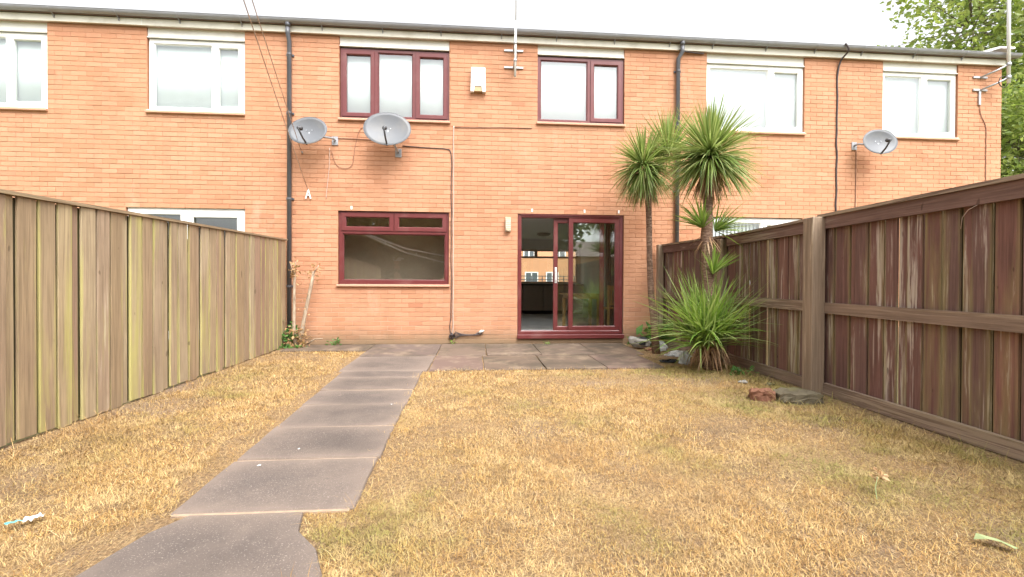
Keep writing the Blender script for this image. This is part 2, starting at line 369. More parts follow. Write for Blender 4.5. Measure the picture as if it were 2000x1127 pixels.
M['joint'] = plain('sandy_joint', (.34,.245,.17), .95, .4, 25, .6)
M['sack'] = plain('dirty_sack', (.34,.32,.29), .5, .4, 14)
M['rubber'] = plain('white_grey_plastic', (.6,.58,.54), .4, .15, 20)
t = NT('thin_plastic_bag'); c = t.mix(t.noise(12, 3), (.52,.55,.55), (.74,.75,.73)); t.fin(c, .25, .5)
tb = t.n('ShaderNodeBsdfTransparent'); ms = t.n('ShaderNodeMixShader'); ms.inputs[0].default_value = .4
t.l(t.p.outputs[0], ms.inputs[1]); t.l(tb.outputs[0], ms.inputs[2]); t.l(ms.outputs[0], t.out.inputs[0]); M['bag'] = t.m
M['concrete'] = plain('mossy_concrete', (.13,.11,.075), .95, .4, 12, .8, .2, 0, ((.17,.17,.05), .8))
M['red_brick'] = plain('loose_red_brick', (.20,.095,.06), .9, .35, 18, .6, .2, 0, ((.15,.10,.07), .7))
M['pine'] = plain('pine_furniture', (.52,.30,.11), .5, .15, 10)
M['counter'] = plain('dark_cabinet', (.36,.30,.26), .45, .1)
M['worktop'] = plain('black_worktop', (.025,.022,.02), .3, .1)
M['curtain'] = plain('taupe_curtain', (.24,.19,.14), .9, .1)
M['lamp_glass'] = plain('cream_lamp_cover', (.50,.42,.30), .3, .06)
t = NT('grey_plank_floor'); bx_ = t.noise(1, 4, t.pos((2, 14, 1)))
c = t.ramp(bx_, [(.35, (.22,.21,.20)), (.5, (.50,.49,.48)), (.65, (.72,.71,.70))]); M['floor'] = t.fin(c, .35, .4)
M['clear_bits'] = plain('wrapper', (.75,.78,.78), .3, .05)
M['teal'] = plain('teal_wrapper', (.12,.50,.48), .3, .05)
M['cut_leaf'] = plain('wilted_pale_leaf', (.30,.36,.17), .6, .25, 20)

# ------------------------------------------------------------------ ground
def grid(name, xs, ys, zf, mat):
    b = MB(); nx, ny = len(xs), len(ys)
    b.v = [(x, y, zf(x, y)) for y in ys for x in xs]
    b.f = [(j*nx+i, j*nx+i+1, (j+1)*nx+i+1, (j+1)*nx+i) for j in range(ny-1) for i in range(nx-1)]
    return b.build(name, mat, smooth=True)
tag(grid('ground', [-120, -40, -10, 10, 40, 120], [-110, -40, -20, -10, 0, 20, 120], lambda x, y: gz(y)-.05, M['ground_far']), kind='structure')
def vn(x, y, s):  # smooth pseudo noise 0..1
    return .5+.25*(np.sin(x*2.3*s+1.3*np.sin(y*1.7*s))+np.sin(y*2.9*s+1.7+1.1*np.sin(x*2.1*s+.6)))
def lawn_z(x, y): return gz(y)+.008*(float(vn(np.float64(x), np.float64(y), 1.6))-.5)-.004
tag(grid('lawn', list(np.linspace(-3.05, 3.6, 67)), list(np.linspace(-9.6, -.02, 97)), lawn_z, M['soil']), kind='structure')

# path of concrete slabs
def slab(parent, poly, z0, z1, mat, tilt=0):
    pp = []
    for i, p in enumerate(poly):
        q = poly[(i+1) % len(poly)]; k = max(1, int(math.hypot(q[0]-p[0], q[1]-p[1])/.13))
        for j in range(k): pp.append((p[0]+(q[0]-p[0])*j/k+random.uniform(-.004,.004), p[1]+(q[1]-p[1])*j/k+random.uniform(-.003,.003)))
    poly = pp
    b = MB(); n = len(poly); cx = sum(p[0] for p in poly)/n; cy = sum(p[1] for p in poly)/n
    inn = [(p[0]+(cx-p[0])*.012, p[1]+(cy-p[1])*.018) for p in poly]
    dz = [random.uniform(-.003, .004), random.uniform(-.008, .008), random.uniform(-.01, .01)]
    def zz(p): return z1+gz(p[1])+dz[0]+dz[1]*(p[0]-cx)+dz[2]*(p[1]-cy)
    vs = [(p[0], p[1], z0+gz(p[1])) for p in poly]+[(p[0], p[1], zz(p)-.008) for p in poly]+[(p[0], p[1], zz(p)) for p in inn]
    fs = [(i, (i+1)%n, n+(i+1)%n, n+i) for i in range(n)]+[(n+i, n+(i+1)%n, 2*n+(i+1)%n, 2*n+i) for i in range(n)]+[tuple(range(2*n, 3*n))]
    return b.add(vs, fs).build('slab', mat, parent)
path = link('path', None, (-1.05, -4, gz(-4))); tag(path, kind='structure')
js = [-2.15, -2.51, -3.06, -3.575, -4.165, -4.775, -5.40]
def pxl(y): return -1.405-.042*(y+5.4)
def pxr(y): return -.585-.010*(y+5.4)
for a, b_ in zip(js[:-1], js[1:]):
    slab(path, [(pxl(b_)+random.uniform(-.01,.01), b_+.010), (pxr(b_)+random.uniform(-.01,.01), b_+.010), (pxr(a), a-.010), (pxl(a), a-.010)], -.04, .012, M['slab'])
slab(path, [(-1.50,-6.03), (-.60,-6.02), (-.565,-5.88), (-.64,-5.72), (-.76,-5.58), (-.80,-5.42), (-1.31,-5.415), (-1.40,-5.55)], -.04, .014, M['slab'])
slab(path, [(-1.55,-6.66), (-.62,-6.65), (-.60,-6.04), (-1.52,-6.05)], -.04, .012, M['slab'])
slab(path, [(-1.55,-7.28), (-.62,-7.27), (-.62,-6.67), (-1.55,-6.68)], -.04, .012, M['slab'])
for jy in js[1:]:
    MB().add([(pxl(jy)+.01, jy-.0105, gz(jy)-.03), (pxr(jy)-.01, jy-.0105, gz(jy)-.03), (pxr(jy)-.01, jy+.0105, gz(jy)-.03), (pxl(jy)+.01, jy+.0105, gz(jy)-.03), (pxl(jy)+.01, jy-.0105, gz(jy)+.006), (pxr(jy)-.01, jy-.0105, gz(jy)+.006), (pxr(jy)-.01, jy+.0105, gz(jy)+.006), (pxl(jy)+.01, jy+.0105, gz(jy)+.006)], [(0,3,2,1),(4,5,6,7),(0,1,5,4),(1,2,6,5),(2,3,7,6),(3,0,4,7)]).build('joint_filling', M['joint'], path)
# patio
patio = link('patio', None, (.5, -1.1, gz(-1.1))); tag(patio, kind='structure')
xa = [-2.90, -2.25, -1.62, -.55, .16, .95, 1.75, 2.48]
for i in range(len(xa)-1):
    y1 = -.62 if i < 2 else -1.13
    slab(patio, [(xa[i]+.006, y1+.006), (xa[i+1]-.006, y1+.006), (xa[i+1]-.006, -.03), (xa[i]+.006, -.03)], -.04, .016, M['patio'])
slab(patio, [(-1.60,-2.14), (-.575,-2.14), (-.562,-1.14), (-1.62,-1.14)], -.04, .013, M['slab'])
xb = [-.56, .10, .86, 1.62, 2.34]
for i in range(len(xb)-1):
    slab(patio, [(xb[i]+.006, -2.13), (xb[i+1]-.006, -2.13), (xb[i+1]-.006, -1.142), (xb[i]+.006, -1.142)], -.04, .014, M['patio'])

# ------------------------------------------------------------------ terraced houses
EAVE = 5.02
HX = [-9.6, -2.985, 3.432, 9.57]
OPEN = [
    [(-8.40,-6.61,3.66,EAVE), (-5.16,-3.685,3.69,EAVE), (-5.475,-3.685,-.2+.3,2.215)],
    [(-2.215,-.445,3.675,EAVE), (1.025,2.515,3.715,EAVE), (-2.235,-.445,.985,2.20), (.70,2.52,.09,2.205)],
    [(3.972,5.762,3.665,EAVE), (7.242,8.70,3.66,EAVE), (3.95,5.75,.98,2.195)],
]
BRICK_SRC = {}
def brick_verts(w, h):
    c = .0025; yb, ym, yf = .012, -.0008, -.0028
    L = [[(0,yb,0),(w,yb,0),(w,yb,h),(0,yb,h)], [(0,ym,0),(w,ym,0),(w,ym,h),(0,ym,h)], [(c,yf,c),(w-c,yf,c),(w-c,yf,h-c),(c,yf,h-c)]]
    v = sum(L, []); f = [(8,9,10,11)]
    for a, b in ((0,4),(4,8)):
        for j in range(4): f.append((a+j, a+(j+1)%4, b+(j+1)%4, b+j))
    return v, f
def lay_bricks(x0, x1, z0, z1, openings, gauge=.075, length=.225):
    out = []; k = 0; z = z0
    while z < z1-.03:
        h = min(.066, z1-z-.006); segs = [(x0, x1)]
        for o in openings:
            if o[2] < z+h*.6 and o[3] > z+h*.4:
                segs = [s2 for a, b in segs for s2 in ((a, min(b, o[0])), (max(a, o[1]), b)) if s2[1]-s2[0] > .03]
        off = -20+(length/2 if k % 2 else 0)
        for a, b in segs:
            i = math.floor((a-off)/length)
            while off+i*length < b:
                p, q = max(off+i*length+.0025, a+.002), min(off+(i+1)*length-.0025, b-.002)
                if q-p > .025: out.append((p, q, z, z+h))
                i += 1
        z += gauge; k += 1
    return out
def add_bricks(parent, wallobj, bricks, score):
    bricks = sorted(bricks, key=score)
    solo = [b for b in bricks if abs(b[1]-b[0]-.220) < 1e-4 and abs(b[3]-b[2]-.066) < 1e-4][:300]
    ss = set(solo); rest = MB()
    if 'b' not in BRICK_SRC:
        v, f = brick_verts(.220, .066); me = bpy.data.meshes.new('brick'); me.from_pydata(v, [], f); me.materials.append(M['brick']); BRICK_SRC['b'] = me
    for b in bricks:
        if b in ss:
            jit = random.uniform(-.0018, .0012)
            o = link('brick', BRICK_SRC['b'], (b[0], jit, b[2]), wallobj)
        else:
            v, f = brick_verts(b[1]-b[0], b[3]-b[2]); jit = random.uniform(-.0018, .0012)
            rest.add([(p[0]+b[0], p[1]+jit, p[2]+b[2]) for p in v], f)
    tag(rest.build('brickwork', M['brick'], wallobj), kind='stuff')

def pane(win, x0, x1, z0, z1, y):
    MB().box(x0, x1, y, y+.006, z0, z1).build('pane', M['glass'], win)
def blind_or_sky_sheet(win, x0, x1, z0, z1, y, mat, pitch=.09):
    b = MB(); n = max(8, int((x1-x0)/pitch)*4)
    pr = [(x0+(x1-x0)*i/n, y+.0006*math.sin(i*.7+x0)) for i in range(n+1)]
    b.extr(pr+[(p, q+.003) for p, q in reversed(pr)], 'z', z0, z1).build('blind', mat, win, True)
def window(house, x0, x1, z0, z1, mat, cells, bl=None, sill='tile', label=None, y=.035):
    w = MB().holes(x0, x1, z0, z1, y, y+.07, [c_[:4] for c_ in cells]).build('window', mat, house)
    if label: w['label'] = label
    for c_ in cells:
        a, b, c, d = c_[:4]; s = c_[4] if len(c_) > 4 else .0
        if s:
            MB().ring(a-.012, b+.012, c-.012, d+.012, s+.012, y-.014, y-.001).ring(a+.002, b-.002, c+.002, d-.002, s-.002, y+.001, y+.05, .002, .01).build('sash', mat, w)
            pane(w, a+s-.004, b-s+.004, c+s-.004, d-s+.004, y+.022)
        else:
            MB().ring(a+.001, b-.001, c+.001, d-.001, .016, y+.012, y+.05, .002, .01).build('glazing_bead', mat, w)
            pane(w, a+.012, b-.012, c+.012, d-.012, y+.024)
    if bl: blind_or_sky_sheet(w, x0+.05, x1-.05, z0+.03, z1-.03, y+.076, bl)
    if sill == 'tile':
        MB().cbox(x0-.025, x1+.02, -.045, .12, z0-.05, z0-.012, .006).build('sill', M['sill'], w)
        MB().cbox(x0-.005, x1+.005, -.028, .11, z0-.011, z0-.001, .003).build('window_board', mat, w)
    return w
def white_window(house, x0, x1, z0, z1, mx, bl):
    return window(house, x0, x1, z0, z1, M['white_pvc'], [(x0+.06, mx-.03, z0+.06, z1-.06), (mx+.03, x1-.055, z0+.055, z1-.055, .05)], bl)
def infill(house, x0, x1, z0, z1):
    MB().box(x0, x1, .02, .05, z0, z1).build('infill_panel', M['panel'], house)
    MB().box(x0, x1, -.004, .03, z0-.004, z0+.010).build('drip_strip', M['panel'], house)

def make_house(i, label):
    x0, x1 = HX[i], HX[i+1]; op = OPEN[i]
    h = empty('terraced_house', ((x0+x1)/2, 3.5, 0), label, 'house', 'houses of the brick terrace')
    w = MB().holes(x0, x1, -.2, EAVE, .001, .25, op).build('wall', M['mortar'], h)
    def score(b):
        # nearest to the camera and in plain view first
        hidden = (b[2] < 1.85 and i != 1) or b[0] < -7.3
        return (hidden, (b[0]+.11)*math.sin(YAW), b[2])
    add_bricks(h, w, lay_bricks(x0, x1, .02, EAVE, op), score)
    # shell: party walls, rear, floors
    MB().box(x0, x0+.1, .252, 6.7, -.2, EAVE).box(x1-.1, x1, .252, 6.7, -.2, EAVE).build('party_wall', M['interior'] if i == 1 else M['shell'], h)
    rear = [(.25, 3.25, 1.06, 2.12), (-2.7, -.1, .95, 2.12)] if i == 1 else []  # second opening is added out of view to let daylight into the kitchen
    MB().holes(x0, x1, -.2, EAVE, 6.701, 6.95, rear).build('rear_wall', M['interior'] if i == 1 else M['shell'], h)
    MB().box(x0+.1, x1-.1, .252, 6.699, 2.44, 2.62).build('upper_floor', M['ceiling'], h)
    MB().box(x0+.1, x1-.1, .02, 6.699, -.05, .115).build('ground_floor', M['floor'], h)
    # eaves
    MB().box(x0, x1, -.06, -.035, 5.018, 5.118).build('fascia', M['fascia'], h)
    MB().box(x0, x1, -.034, .10, EAVE+.001, 5.04).build('soffit', M['soffit'], h)
    rx1 = x1+(.14 if i == 2 else 0)
    pitch = math.tan(R(13))
    MB().extr([(-.10, 5.165), (3.4, 5.165+3.5*pitch), (6.95, 5.19), (6.95, 5.10), (3.4, 5.10+3.4*pitch), (-.10, 5.12)], 'x', x0, rx1).build('roof', M['roof'], h)
    # half-round gutter with thickness
    def prof(r_): return [(-.118+r_*math.cos(a), 5.180+r_*.92*math.sin(a)) for a in [math.pi+math.pi*k_/10 for k_ in range(11)]]
    gp = prof(.058)+list(reversed(prof(.053)))
    gx1 = x1+(.19 if i == 2 else 0)
    gt = MB().extr(gp, 'x', x0+.001, gx1).build('gutter', M['gutter'], h)
    MB().tube([(x0+.001, -.176, 5.182), (gx1, -.176, 5.182)], .006, 6).build('gutter_lip', M['gutter'], gt)
    xx = x0+.35+random.uniform(0, .3)
    while xx < x1-.1:
        op_ = [(-.118+.062*math.cos(a), 5.180+.060*math.sin(a)) for a in [math.pi+math.pi*k_/8 for k_ in range(9)]]
        MB().extr(op_+[(-.056, 5.185), (-.174, 5.185)], 'x', xx, xx+.022).extr([(-.11, 5.118), (-.06, 5.06), (-.06, 5.115)], 'x', xx+.004, xx+.018).build('gutter_bracket', M['gutter'], gt)
        xx += random.uniform(.86, 1.0)
    for xj in (x0+1.9+i*.3, x0+4.4):
        MB().box(xj, xj+.012, -.064, -.0605, 5.016, 5.12).build('fascia_joint', M['panel'], h)
    return h
houseL = make_house(0, 'left terraced house with white windows beyond the pale green-brown fence')
houseC = make_house(1, 'middle terraced house with maroon windows and sliding patio door')
houseR = make_house(2, 'right terraced house at the row end, white windows above the dark fence')

# --- windows of the left house
infill(houseL, -8.40, -6.612, 4.868, EAVE-.001); infill(houseL, -5.158, -3.687, 4.868, EAVE-.001)
white_window(houseL, -8.39, -6.618, 3.70, 4.855, -7.20, M['blind'])
white_window(houseL, -5.145, -3.695, 3.725, 4.855, -4.175, M['blind'])
dl = MB().holes(-5.467, -3.69, .12, 2.205, .03, .10, [(-5.38,-4.66,.22,2.11), (-4.50,-3.80,.22,2.07)]).build('patio_door', M['white_pvc'], houseL)
for a, b_, zt in ((-5.38,-4.66,2.11), (-4.50,-3.80,2.07)):
    MB().ring(a-.03, b_+.03, .19, zt+.03, .05, .018, .029).build('sash', M['white_pvc'], dl); pane(dl, a+.001, b_-.001, .22, zt-.001, .06)
# --- windows of the middle house
infill(houseC, -2.212, -.448, 4.868, EAVE-.001); infill(houseC, 1.027, 2.513, 4.872, EAVE-.001)
window(houseC, -2.207, -.449, 3.705, 4.845, M['maroon'], [(-2.165,-1.675,3.75,4.80,.055), (-1.61,-1.045,3.75,4.80), (-.985,-.495,3.75,4.80,.055)], M['blind'])  # pale sheet added behind these panes to imitate the reflected sky
window(houseC, 1.031, 2.508, 3.745, 4.85, M['maroon'], [(1.075,1.885,3.79,4.80), (1.945,2.46,3.79,4.80,.055)], M['blind'])  # sheet here also stands in for sky mirrored in the glass
window(houseC, -2.228, -.449, 1.01, 2.192, M['maroon'], [(-2.175,-1.365,1.885,2.155,.06), (-1.325,-.50,1.885,2.155,.06), (-2.17,-.505,1.06,1.83)])
for xw, zw in ((-2.02, 2.215), (.94, 2.222), (1.835, 2.222), (2.43, 2.222)):
    MB().cbox(xw-.014, xw+.014, -.012, .0, zw, zw+.055, .005).build('weep_vent', M['alarm'], houseC)
# sliding patio door
dr = MB().ring(.706, 2.512, .165, 2.196, .062, .02, .12).box(.76, 2.46, .005, .02, 2.17, 2.195).build('patio_door', M['maroon'], houseC)
MB().cbox(.695, 2.525, -.05, .14, .095, .165, .008).build('threshold', M['maroon'], dr)
fx = MB().ring(1.575, 2.452, .226, 2.136, .078, .028, .068).build('fixed_panel', M['maroon'], dr); pane(dr, 1.645, 2.382, .296, 2.066, .045)
sp = MB().ring(1.322, 2.20, .222, 2.13, .075, .074, .114).build('sliding_panel', M['maroon'], dr); pane(dr, 1.39, 2.132, .29, 2.06, .092)
MB().box(.77, 1.32, .06, .11, .222, .232).build('track', M['galv'], dr)
MB().cbox(1.343, 1.378, .062, .074, 1.03, 1.30, .004).tube([(1.36,.066,1.07),(1.36,.03,1.08),(1.36,.028,1.24),(1.36,.066,1.25)], .011, 8).build('handle', M['alarm'], sp)
# --- windows of the right house
infill(houseR, 3.975, 5.758, 4.862, EAVE-.001); infill(houseR, 7.246, 8.697, 4.858, EAVE-.001)
white_window(houseR, 3.98, 5.756, 3.70, 4.852, 5.14, M['blind'])
white_window(houseR, 7.25, 8.694, 3.695, 4.848, 8.05, M['blind'])
window(houseR, 3.955, 5.745, 1.02, 2.185, M['white_pvc'], [(4.02,5.0,1.08,2.11), (5.06,5.68,1.08,2.11,.05)], None)
for k_ in range(14): MB().box(4.03+k_*.07, 4.03+k_*.07+.040, .13, .135, 1.05, 2.12).build('blind_slat', M['blind'], houseR)
MB().extr([(8.95,5.20), (9.42,5.345), (9.72,5.345), (9.72,5.31), (9.44,5.31), (9.05,5.19)], 'y', -.09, 3.4).build('verge_trim', M['panel'], houseR)
# --- downpipes
def downpipe(house, x, ztop, jog):
    p = MB().tube([(x+jog, -.118, 5.14), (x+jog, -.118, 5.03)], .030, 10).build('outlet', M['pipe'], house, True)
    q = MB().tube([(x+jog, -.118, 5.05), (x+jog, -.118, 4.97), (x, -.055, 4.87), (x, -.055, .02)], .034, 12).build('downpipe', M['pipe'], house, True)
    for zz_ in (4.65, 3.72, 2.35 if jog <= 0 else 2.6, .95):
        MB().tube([(x, -.055, zz_), (x, -.055, zz_+.03)], .040, 12).box(x-.06, x+.06, -.022, -.005, zz_, zz_+.028).build('pipe_clip', M['pipe'], q)
    MB().tube([(x+jog, -.118, 5.13), (x+jog, -.118, 5.07)], .040, 10).build('union', M['pipe'], q, True)
downpipe(houseC, -2.978, 5.1, .0)
downpipe(houseR, 3.437, 5.1, .045)

# --- interior of the middle house
MB().box(.02, .12, .252, 1.95, .116, 2.439).build('partition_wall', M['interior'], houseC)  # kept short so light from the added rear opening reaches the kitchen
MB().box(-2.884, .018, .95, 1.05, .116, 2.439).build('inner_wall', M['interior_dim'], houseC)  # wall placed close and light brown to brighten the lower window from inside
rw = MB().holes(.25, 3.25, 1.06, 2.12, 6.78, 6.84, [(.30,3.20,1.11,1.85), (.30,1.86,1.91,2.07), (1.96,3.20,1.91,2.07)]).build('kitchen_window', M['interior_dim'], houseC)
MB().box(.31, 3.19, 6.80, 6.806, 1.12, 1.84).build('pane', M['glass'], rw)
kc = empty('kitchen_counter', (1.7, 6.3, .115), 'dark kitchen counter with black worktop seen through the open patio door', 'counter')
for a in (.2, .82, 1.44, 2.06, 2.68):
    MB().cbox(a, a+.605, 6.12, 6.66, .22, .985, .004).build('cabinet', M['counter'], kc)
MB().box(.2, 3.28, 6.17, 6.64, .116, .219).build('plinth', M['worktop'], kc)
MB().cbox(.17, 3.3, 6.06, 6.69, .986, 1.026, .006).build('worktop', M['worktop'], kc)
cl = empty('ceiling_lamp', (1.89, 5.0, 2.39), 'round flush lamp on the ceiling inside the open patio door', 'lamp')
MB().tube([(1.89,5.0,2.439),(1.89,5.0,2.40)], .19, 20).build('base', M['counter'], cl)
MB().tube([(1.89,5.0,2.40),(1.89,5.0,2.375),(1.89,5.0,2.36)], [.175,.15,.06], 20).build('lamp_cover', M['counter'], cl, True)
tb_ = empty('dining_table', (2.15, 1.5, .115), 'small pine table behind the patio door glass', 'table')
MB().cbox(1.78, 2.50, 1.15, 1.95, .80, .83, .006).build('tabletop', M['pine'], tb_)
MB().box(1.85, 2.43, 1.2, 1.9, .73, .799).build('apron', M['pine'], tb_)
for a, b_ in ((1.83,1.19),(2.39,1.19),(1.83,1.85),(2.39,1.85)): MB().box(a, a+.06, b_, b_+.06, .116, .729).build('leg', M['pine'], tb_)
ch = empty('dining_chair', (2.62, .8, .115), 'pine chair with slatted back behind the right edge of the patio door', 'chair')
for a in (2.445, 2.80): MB().box(a, a+.035, .66, .70, .116, 1.0).build('leg', M['pine'], ch)
for a in (2.445, 2.80): MB().box(a, a+.035, 1.02, 1.06, .116, .55).build('leg', M['pine'], ch)
MB().cbox(2.43, 2.85, .70, 1.08, .551, .58, .006).build('seat', M['pine'], ch)
MB().box(2.481, 2.799, .665, .69, .91, .99).build('top_rail', M['pine'], ch); MB().box(2.481, 2.799, .665, .69, .63, .67).build('back_rail', M['pine'], ch)
for k_ in range(5): MB().box(2.50+k_*.06, 2.53+k_*.06, .67, .684, .671, .909).build('slat', M['pine'], ch)
cu = MB(); pr = []
for k_ in range(25): pr.append((2.54+k_*.011, 1.15+.02*math.sin(k_*1.35)))
cu.extr(pr+[(a, b_+.005) for a, b_ in reversed(pr)], 'z', .13, 2.36)
tag(cu.build('curtain', M['curtain']), 'taupe curtain hanging behind the right side of the patio door', 'curtain')

# ------------------------------------------------------------------ fittings on the wall
def dish(x, z, w, h, yaw, tilt, label, mount, arm_drop=.0):
    d = empty('satellite_dish', (x, -.32, z), label, 'satellite dish', 'satellite dishes on the terrace')
    c_ = Vector((x, -.32, z)); rot = Euler((R(tilt), 0, R(yaw))).to_matrix()
    def T(p): return c_+rot@Vector(p)
    b = MB(); nr, ns = 7, 36; b.v.append(tuple(T((0, .055, 0))))
    for k_ in range(1, nr+1):
        q = k_/nr
        for j in range(ns):
            a = 2*math.pi*j/ns; b.v.append(tuple(T((w/2*q*math.cos(a), .055*(1-q*q), h/2*q*math.sin(a)))))
    for j in range(ns): b.f.append((0, 1+j, 1+(j+1)%ns))
    for k_ in range(nr-1):
        for j in range(ns): b.f.append((1+k_*ns+j, 1+(k_+1)*ns+j, 1+(k_+1)*ns+(j+1)%ns, 1+k_*ns+(j+1)%ns))
    o = b.build('reflector', M['dish'], d, True)
    sm = o.modifiers.new('thickness', 'SOLIDIFY'); sm.thickness = .006; sm.offset = 1
    MB().tube([T((w/2*math.cos(2*math.pi*j/36), -.001, h/2*math.sin(2*math.pi*j/36))) for j in range(37)], .006, 6, False).build('rim', M['dish'], d, True)
    p0, p1 = T((0, .03, -h/2+.01)), T((-.02, -.24, -.24*h+arm_drop))
    MB().tube([p0, p0*.5+p1*.5+Vector((0,0,-.02)), p1], .014, 8).build('arm', M['dark_metal'], d, True)
    l0 = p1; l1 = p1+(T((0,.0,.02))-p1).normalized()*.085
    MB().tube([l0, l0*.45+l1*.55, l0*.4+l1*.6, l1], [.024,.024,.034,.034], 12).build('receiver', M['dark_metal'], d, True)
    MB().tube([l1, l1+(l1-l0).normalized()*.006], .027, 12).build('receiver_cap', M['alarm'], d, True)
    bk = T((0, .065, -.03)); mx, mz = mount
    MB().tube([T((0,.055,0)), bk, Vector((mx, -.10, mz)), Vector((mx, -.01, mz))], .018, 8).build('mount_arm', M['galv'], d, True)
    MB().cbox(mx-.05, mx+.05, -.016, -.004, mz-.08, mz+.06, .003).build('wall_plate', M['galv'], d)
    for k_ in (-1, 1): MB().tube([T((k_*.045, .048, .03)), T((k_*.045, .040, .03))], .008, 6).build('bolt', M['galv'], d)
    return d
dish(-2.60, 3.375, .60, .46, -6, -14, 'smaller grey satellite dish overlapping the left downpipe', (-2.28, 3.33))
dish(-1.39, 3.44, .72, .555, 4, -12, 'large grey satellite dish below the three-pane maroon window', (-1.27, 3.16))
dish(6.90, 3.48, .56, .45, -8, -12, 'grey satellite dish on the right house beside its end window', (6.70, 3.50))

al = empty('alarm_box', (.03, 0, 4.17), 'white burglar alarm box between the two maroon upper windows', 'alarm box')
MB().extr([(-.085,4.57),(.145,4.57),(.15,4.30),(.155,4.18),(.10,4.175),(.085,4.27),(-.025,4.27),(-.04,4.175),(-.095,4.18),(-.09,4.30)], 'y', -.085, -.004).build('casing', M['alarm'], al)
MB().extr([(-.022,4.265),(.082,4.265),(.095,4.185),(-.035,4.185)], 'y', -.075, -.004).build('strobe_lens', M['alarm_amber'], al)
for a in (-.075, .115): MB().box(a, a+.018, -.0865, -.0855, 4.46, 4.53).build('vent_slot', M['cable_grey'], al)

am = empty('television_aerial', (.63, -.2, 4.3), 'aerial mast on brackets left of the two-pane maroon window', 'aerial')
MB().tube([(.622,-.26,4.36),(.63,-.26,5.25)], .019, 10).build('mast', M['mast'], am, True)
MB().tube([(.63,-.26,5.24),(.645,-.26,7.2)], .009, 8).build('whip', M['mast'], am, True)
for zz_ in (4.62, 4.90):
    MB().cbox(.46, .78, -.028, -.004, zz_-.016, zz_+.016, .003).box(.605, .65, -.24, -.027, zz_-.012, zz_+.012).build('bracket', M['galv'], am)
    MB().tube([(.623,-.26,zz_-.02),(.623,-.26,zz_+.02)], .027, 10).build('clamp', M['galv'], am, True)
MB().tube([(.635,-.235,5.05),(.66,-.2,4.75),(.655,-.06,4.62),(.64,-.02,4.5)], .006, 6).build('lead', M['cable'], am, True)

ar = empty('television_aerial', (9.6, -.2, 4.3), 'tall aerial mast on brackets at the right end of the terrace', 'aerial')
MB().tube([(9.43,-.22,4.62),(9.40,-.22,7.2)], .026, 10).build('mast', M['mast'], ar, True)
for zz_, zw in ((4.80, 4.95), (4.57, 4.72)):
    MB().cbox(8.98, 9.26, -.028, -.004, zz_-.018, zz_+.018, .003).build('wall_bracket', M['galv'], ar)
    MB().tube([(9.12,-.03,zz_), (9.28,-.15,zz_+.07), (9.42,-.22,zw)], .016, 8).build('bracket_arm', M['galv'], ar, True)
    MB().tube([(9.428,-.22,zw-.03),(9.427,-.22,zw+.03)], .036, 10).build('clamp', M['galv'], ar, True)
MB().cbox(9.09, 9.13, -.03, -.004, 4.30, 4.55, .003).build('bracket_leg', M['galv'], ar)
MB().tube([(9.38+.09*math.cos(a), -.18, 4.66+.10*math.sin(a)) for a in [k_*.5 for k_ in range(14)]], .008, 6).build('cable_coil', M['cable'], ar, True)

bl_ = empty('wall_lamp', (.53, 0, 1.88), 'cream bulkhead lamp on the bricks left of the patio door', 'lamp')
MB().cbox(.487, .583, -.03, -.004, 1.885, 2.13, .008).build('back_plate', M['lamp_glass'], bl_)
MB().extr([(.535+.044*math.cos(a), 2.008+(.07 if math.sin(a) > 0 else -.07)+.044*math.sin(a)) for a in [2*math.pi*k_/20 for k_ in range(20)]], 'y', -.085, -.031).build('diffuser', M['lamp_glass'], bl_)
for k_ in range(5): MB().tube([(.492,-.033,1.95+k_*.03),(.50,-.088,1.95+k_*.03),(.57,-.088,1.95+k_*.03),(.578,-.033,1.95+k_*.03)], .003, 5).build('guard_bar', M['alarm'], bl_)

def cable(pts, r_, mat, label, name='cable', parts=None):
    P = [Vector(p) for p in pts]; out = []
    for i in range(len(P)-1):
        a, b, c, d = P[max(i-1,0)], P[i], P[i+1], P[min(i+2,len(P)-1)]
        for k_ in range(4):
            u = k_/4; out.append(.5*((2*b)+(c-a)*u+(2*a-5*b+4*c-d)*u*u+(3*b-a-3*c+d)*u**3))
    out.append(P[-1])
    return tag(MB().tube(out, r_, 6).build(name, mat, None, True), label, 'cable')
def wig(x, z0, z1, y=-.012, n=12, amp=.006):
    return [(x+random.uniform(-amp, amp), y, z0+(z1-z0)*k_/n) for k_ in range(n+1)]
cable(wig(-.372, 3.62, .30, amp=.004)+[(-.385,-.012,.16)], .010, M['cable_grey'], 'grey cable down the wall right of the lower maroon window')
cable([(-1.20,-.012,3.27),(-.80,-.012,3.25),(-.50,-.012,3.24),(-.42,-.012,3.19),(-.40,-.012,3.0)]+wig(-.405, 2.8, .45, amp=.005)+[(-.425,-.012,.30),(-.40,-.014,.15)], .007, M['cable'], 'thin dark cable from the large dish down beside the grey cable')
cable([(-.36,-.012,3.60),(0,-.012,3.605),(.4,-.012,3.62),(.93,-.012,3.625)], .006, M['cable_brown'], 'brown cable running level under the alarm box')
cable([(-2.24,-.012,3.36),(-2.0,-.012,3.362),(-1.7,-.012,3.355)], .006, M['cable_brown'], 'short level cable between the two left dishes')
cable([(-2.36,-.03,3.20),(-2.37,-.012,2.9),(-2.40,-.012,2.6),(-2.42,-.012,2.38)], .006, M['cable_grey'], 'thin grey cable hanging below the smaller dish')
cable([(-2.33,-.02,3.15),(-2.27,-.012,2.95),(-2.15,-.012,2.88),(-2.02,-.012,2.92),(-1.98,-.012,3.1),(-1.95,-.012,3.3),(-1.88,-.012,3.52),(-1.75,-.012,3.56)], .004, M['cable_brown'], 'looping thin cable between the smaller dish and the maroon window')
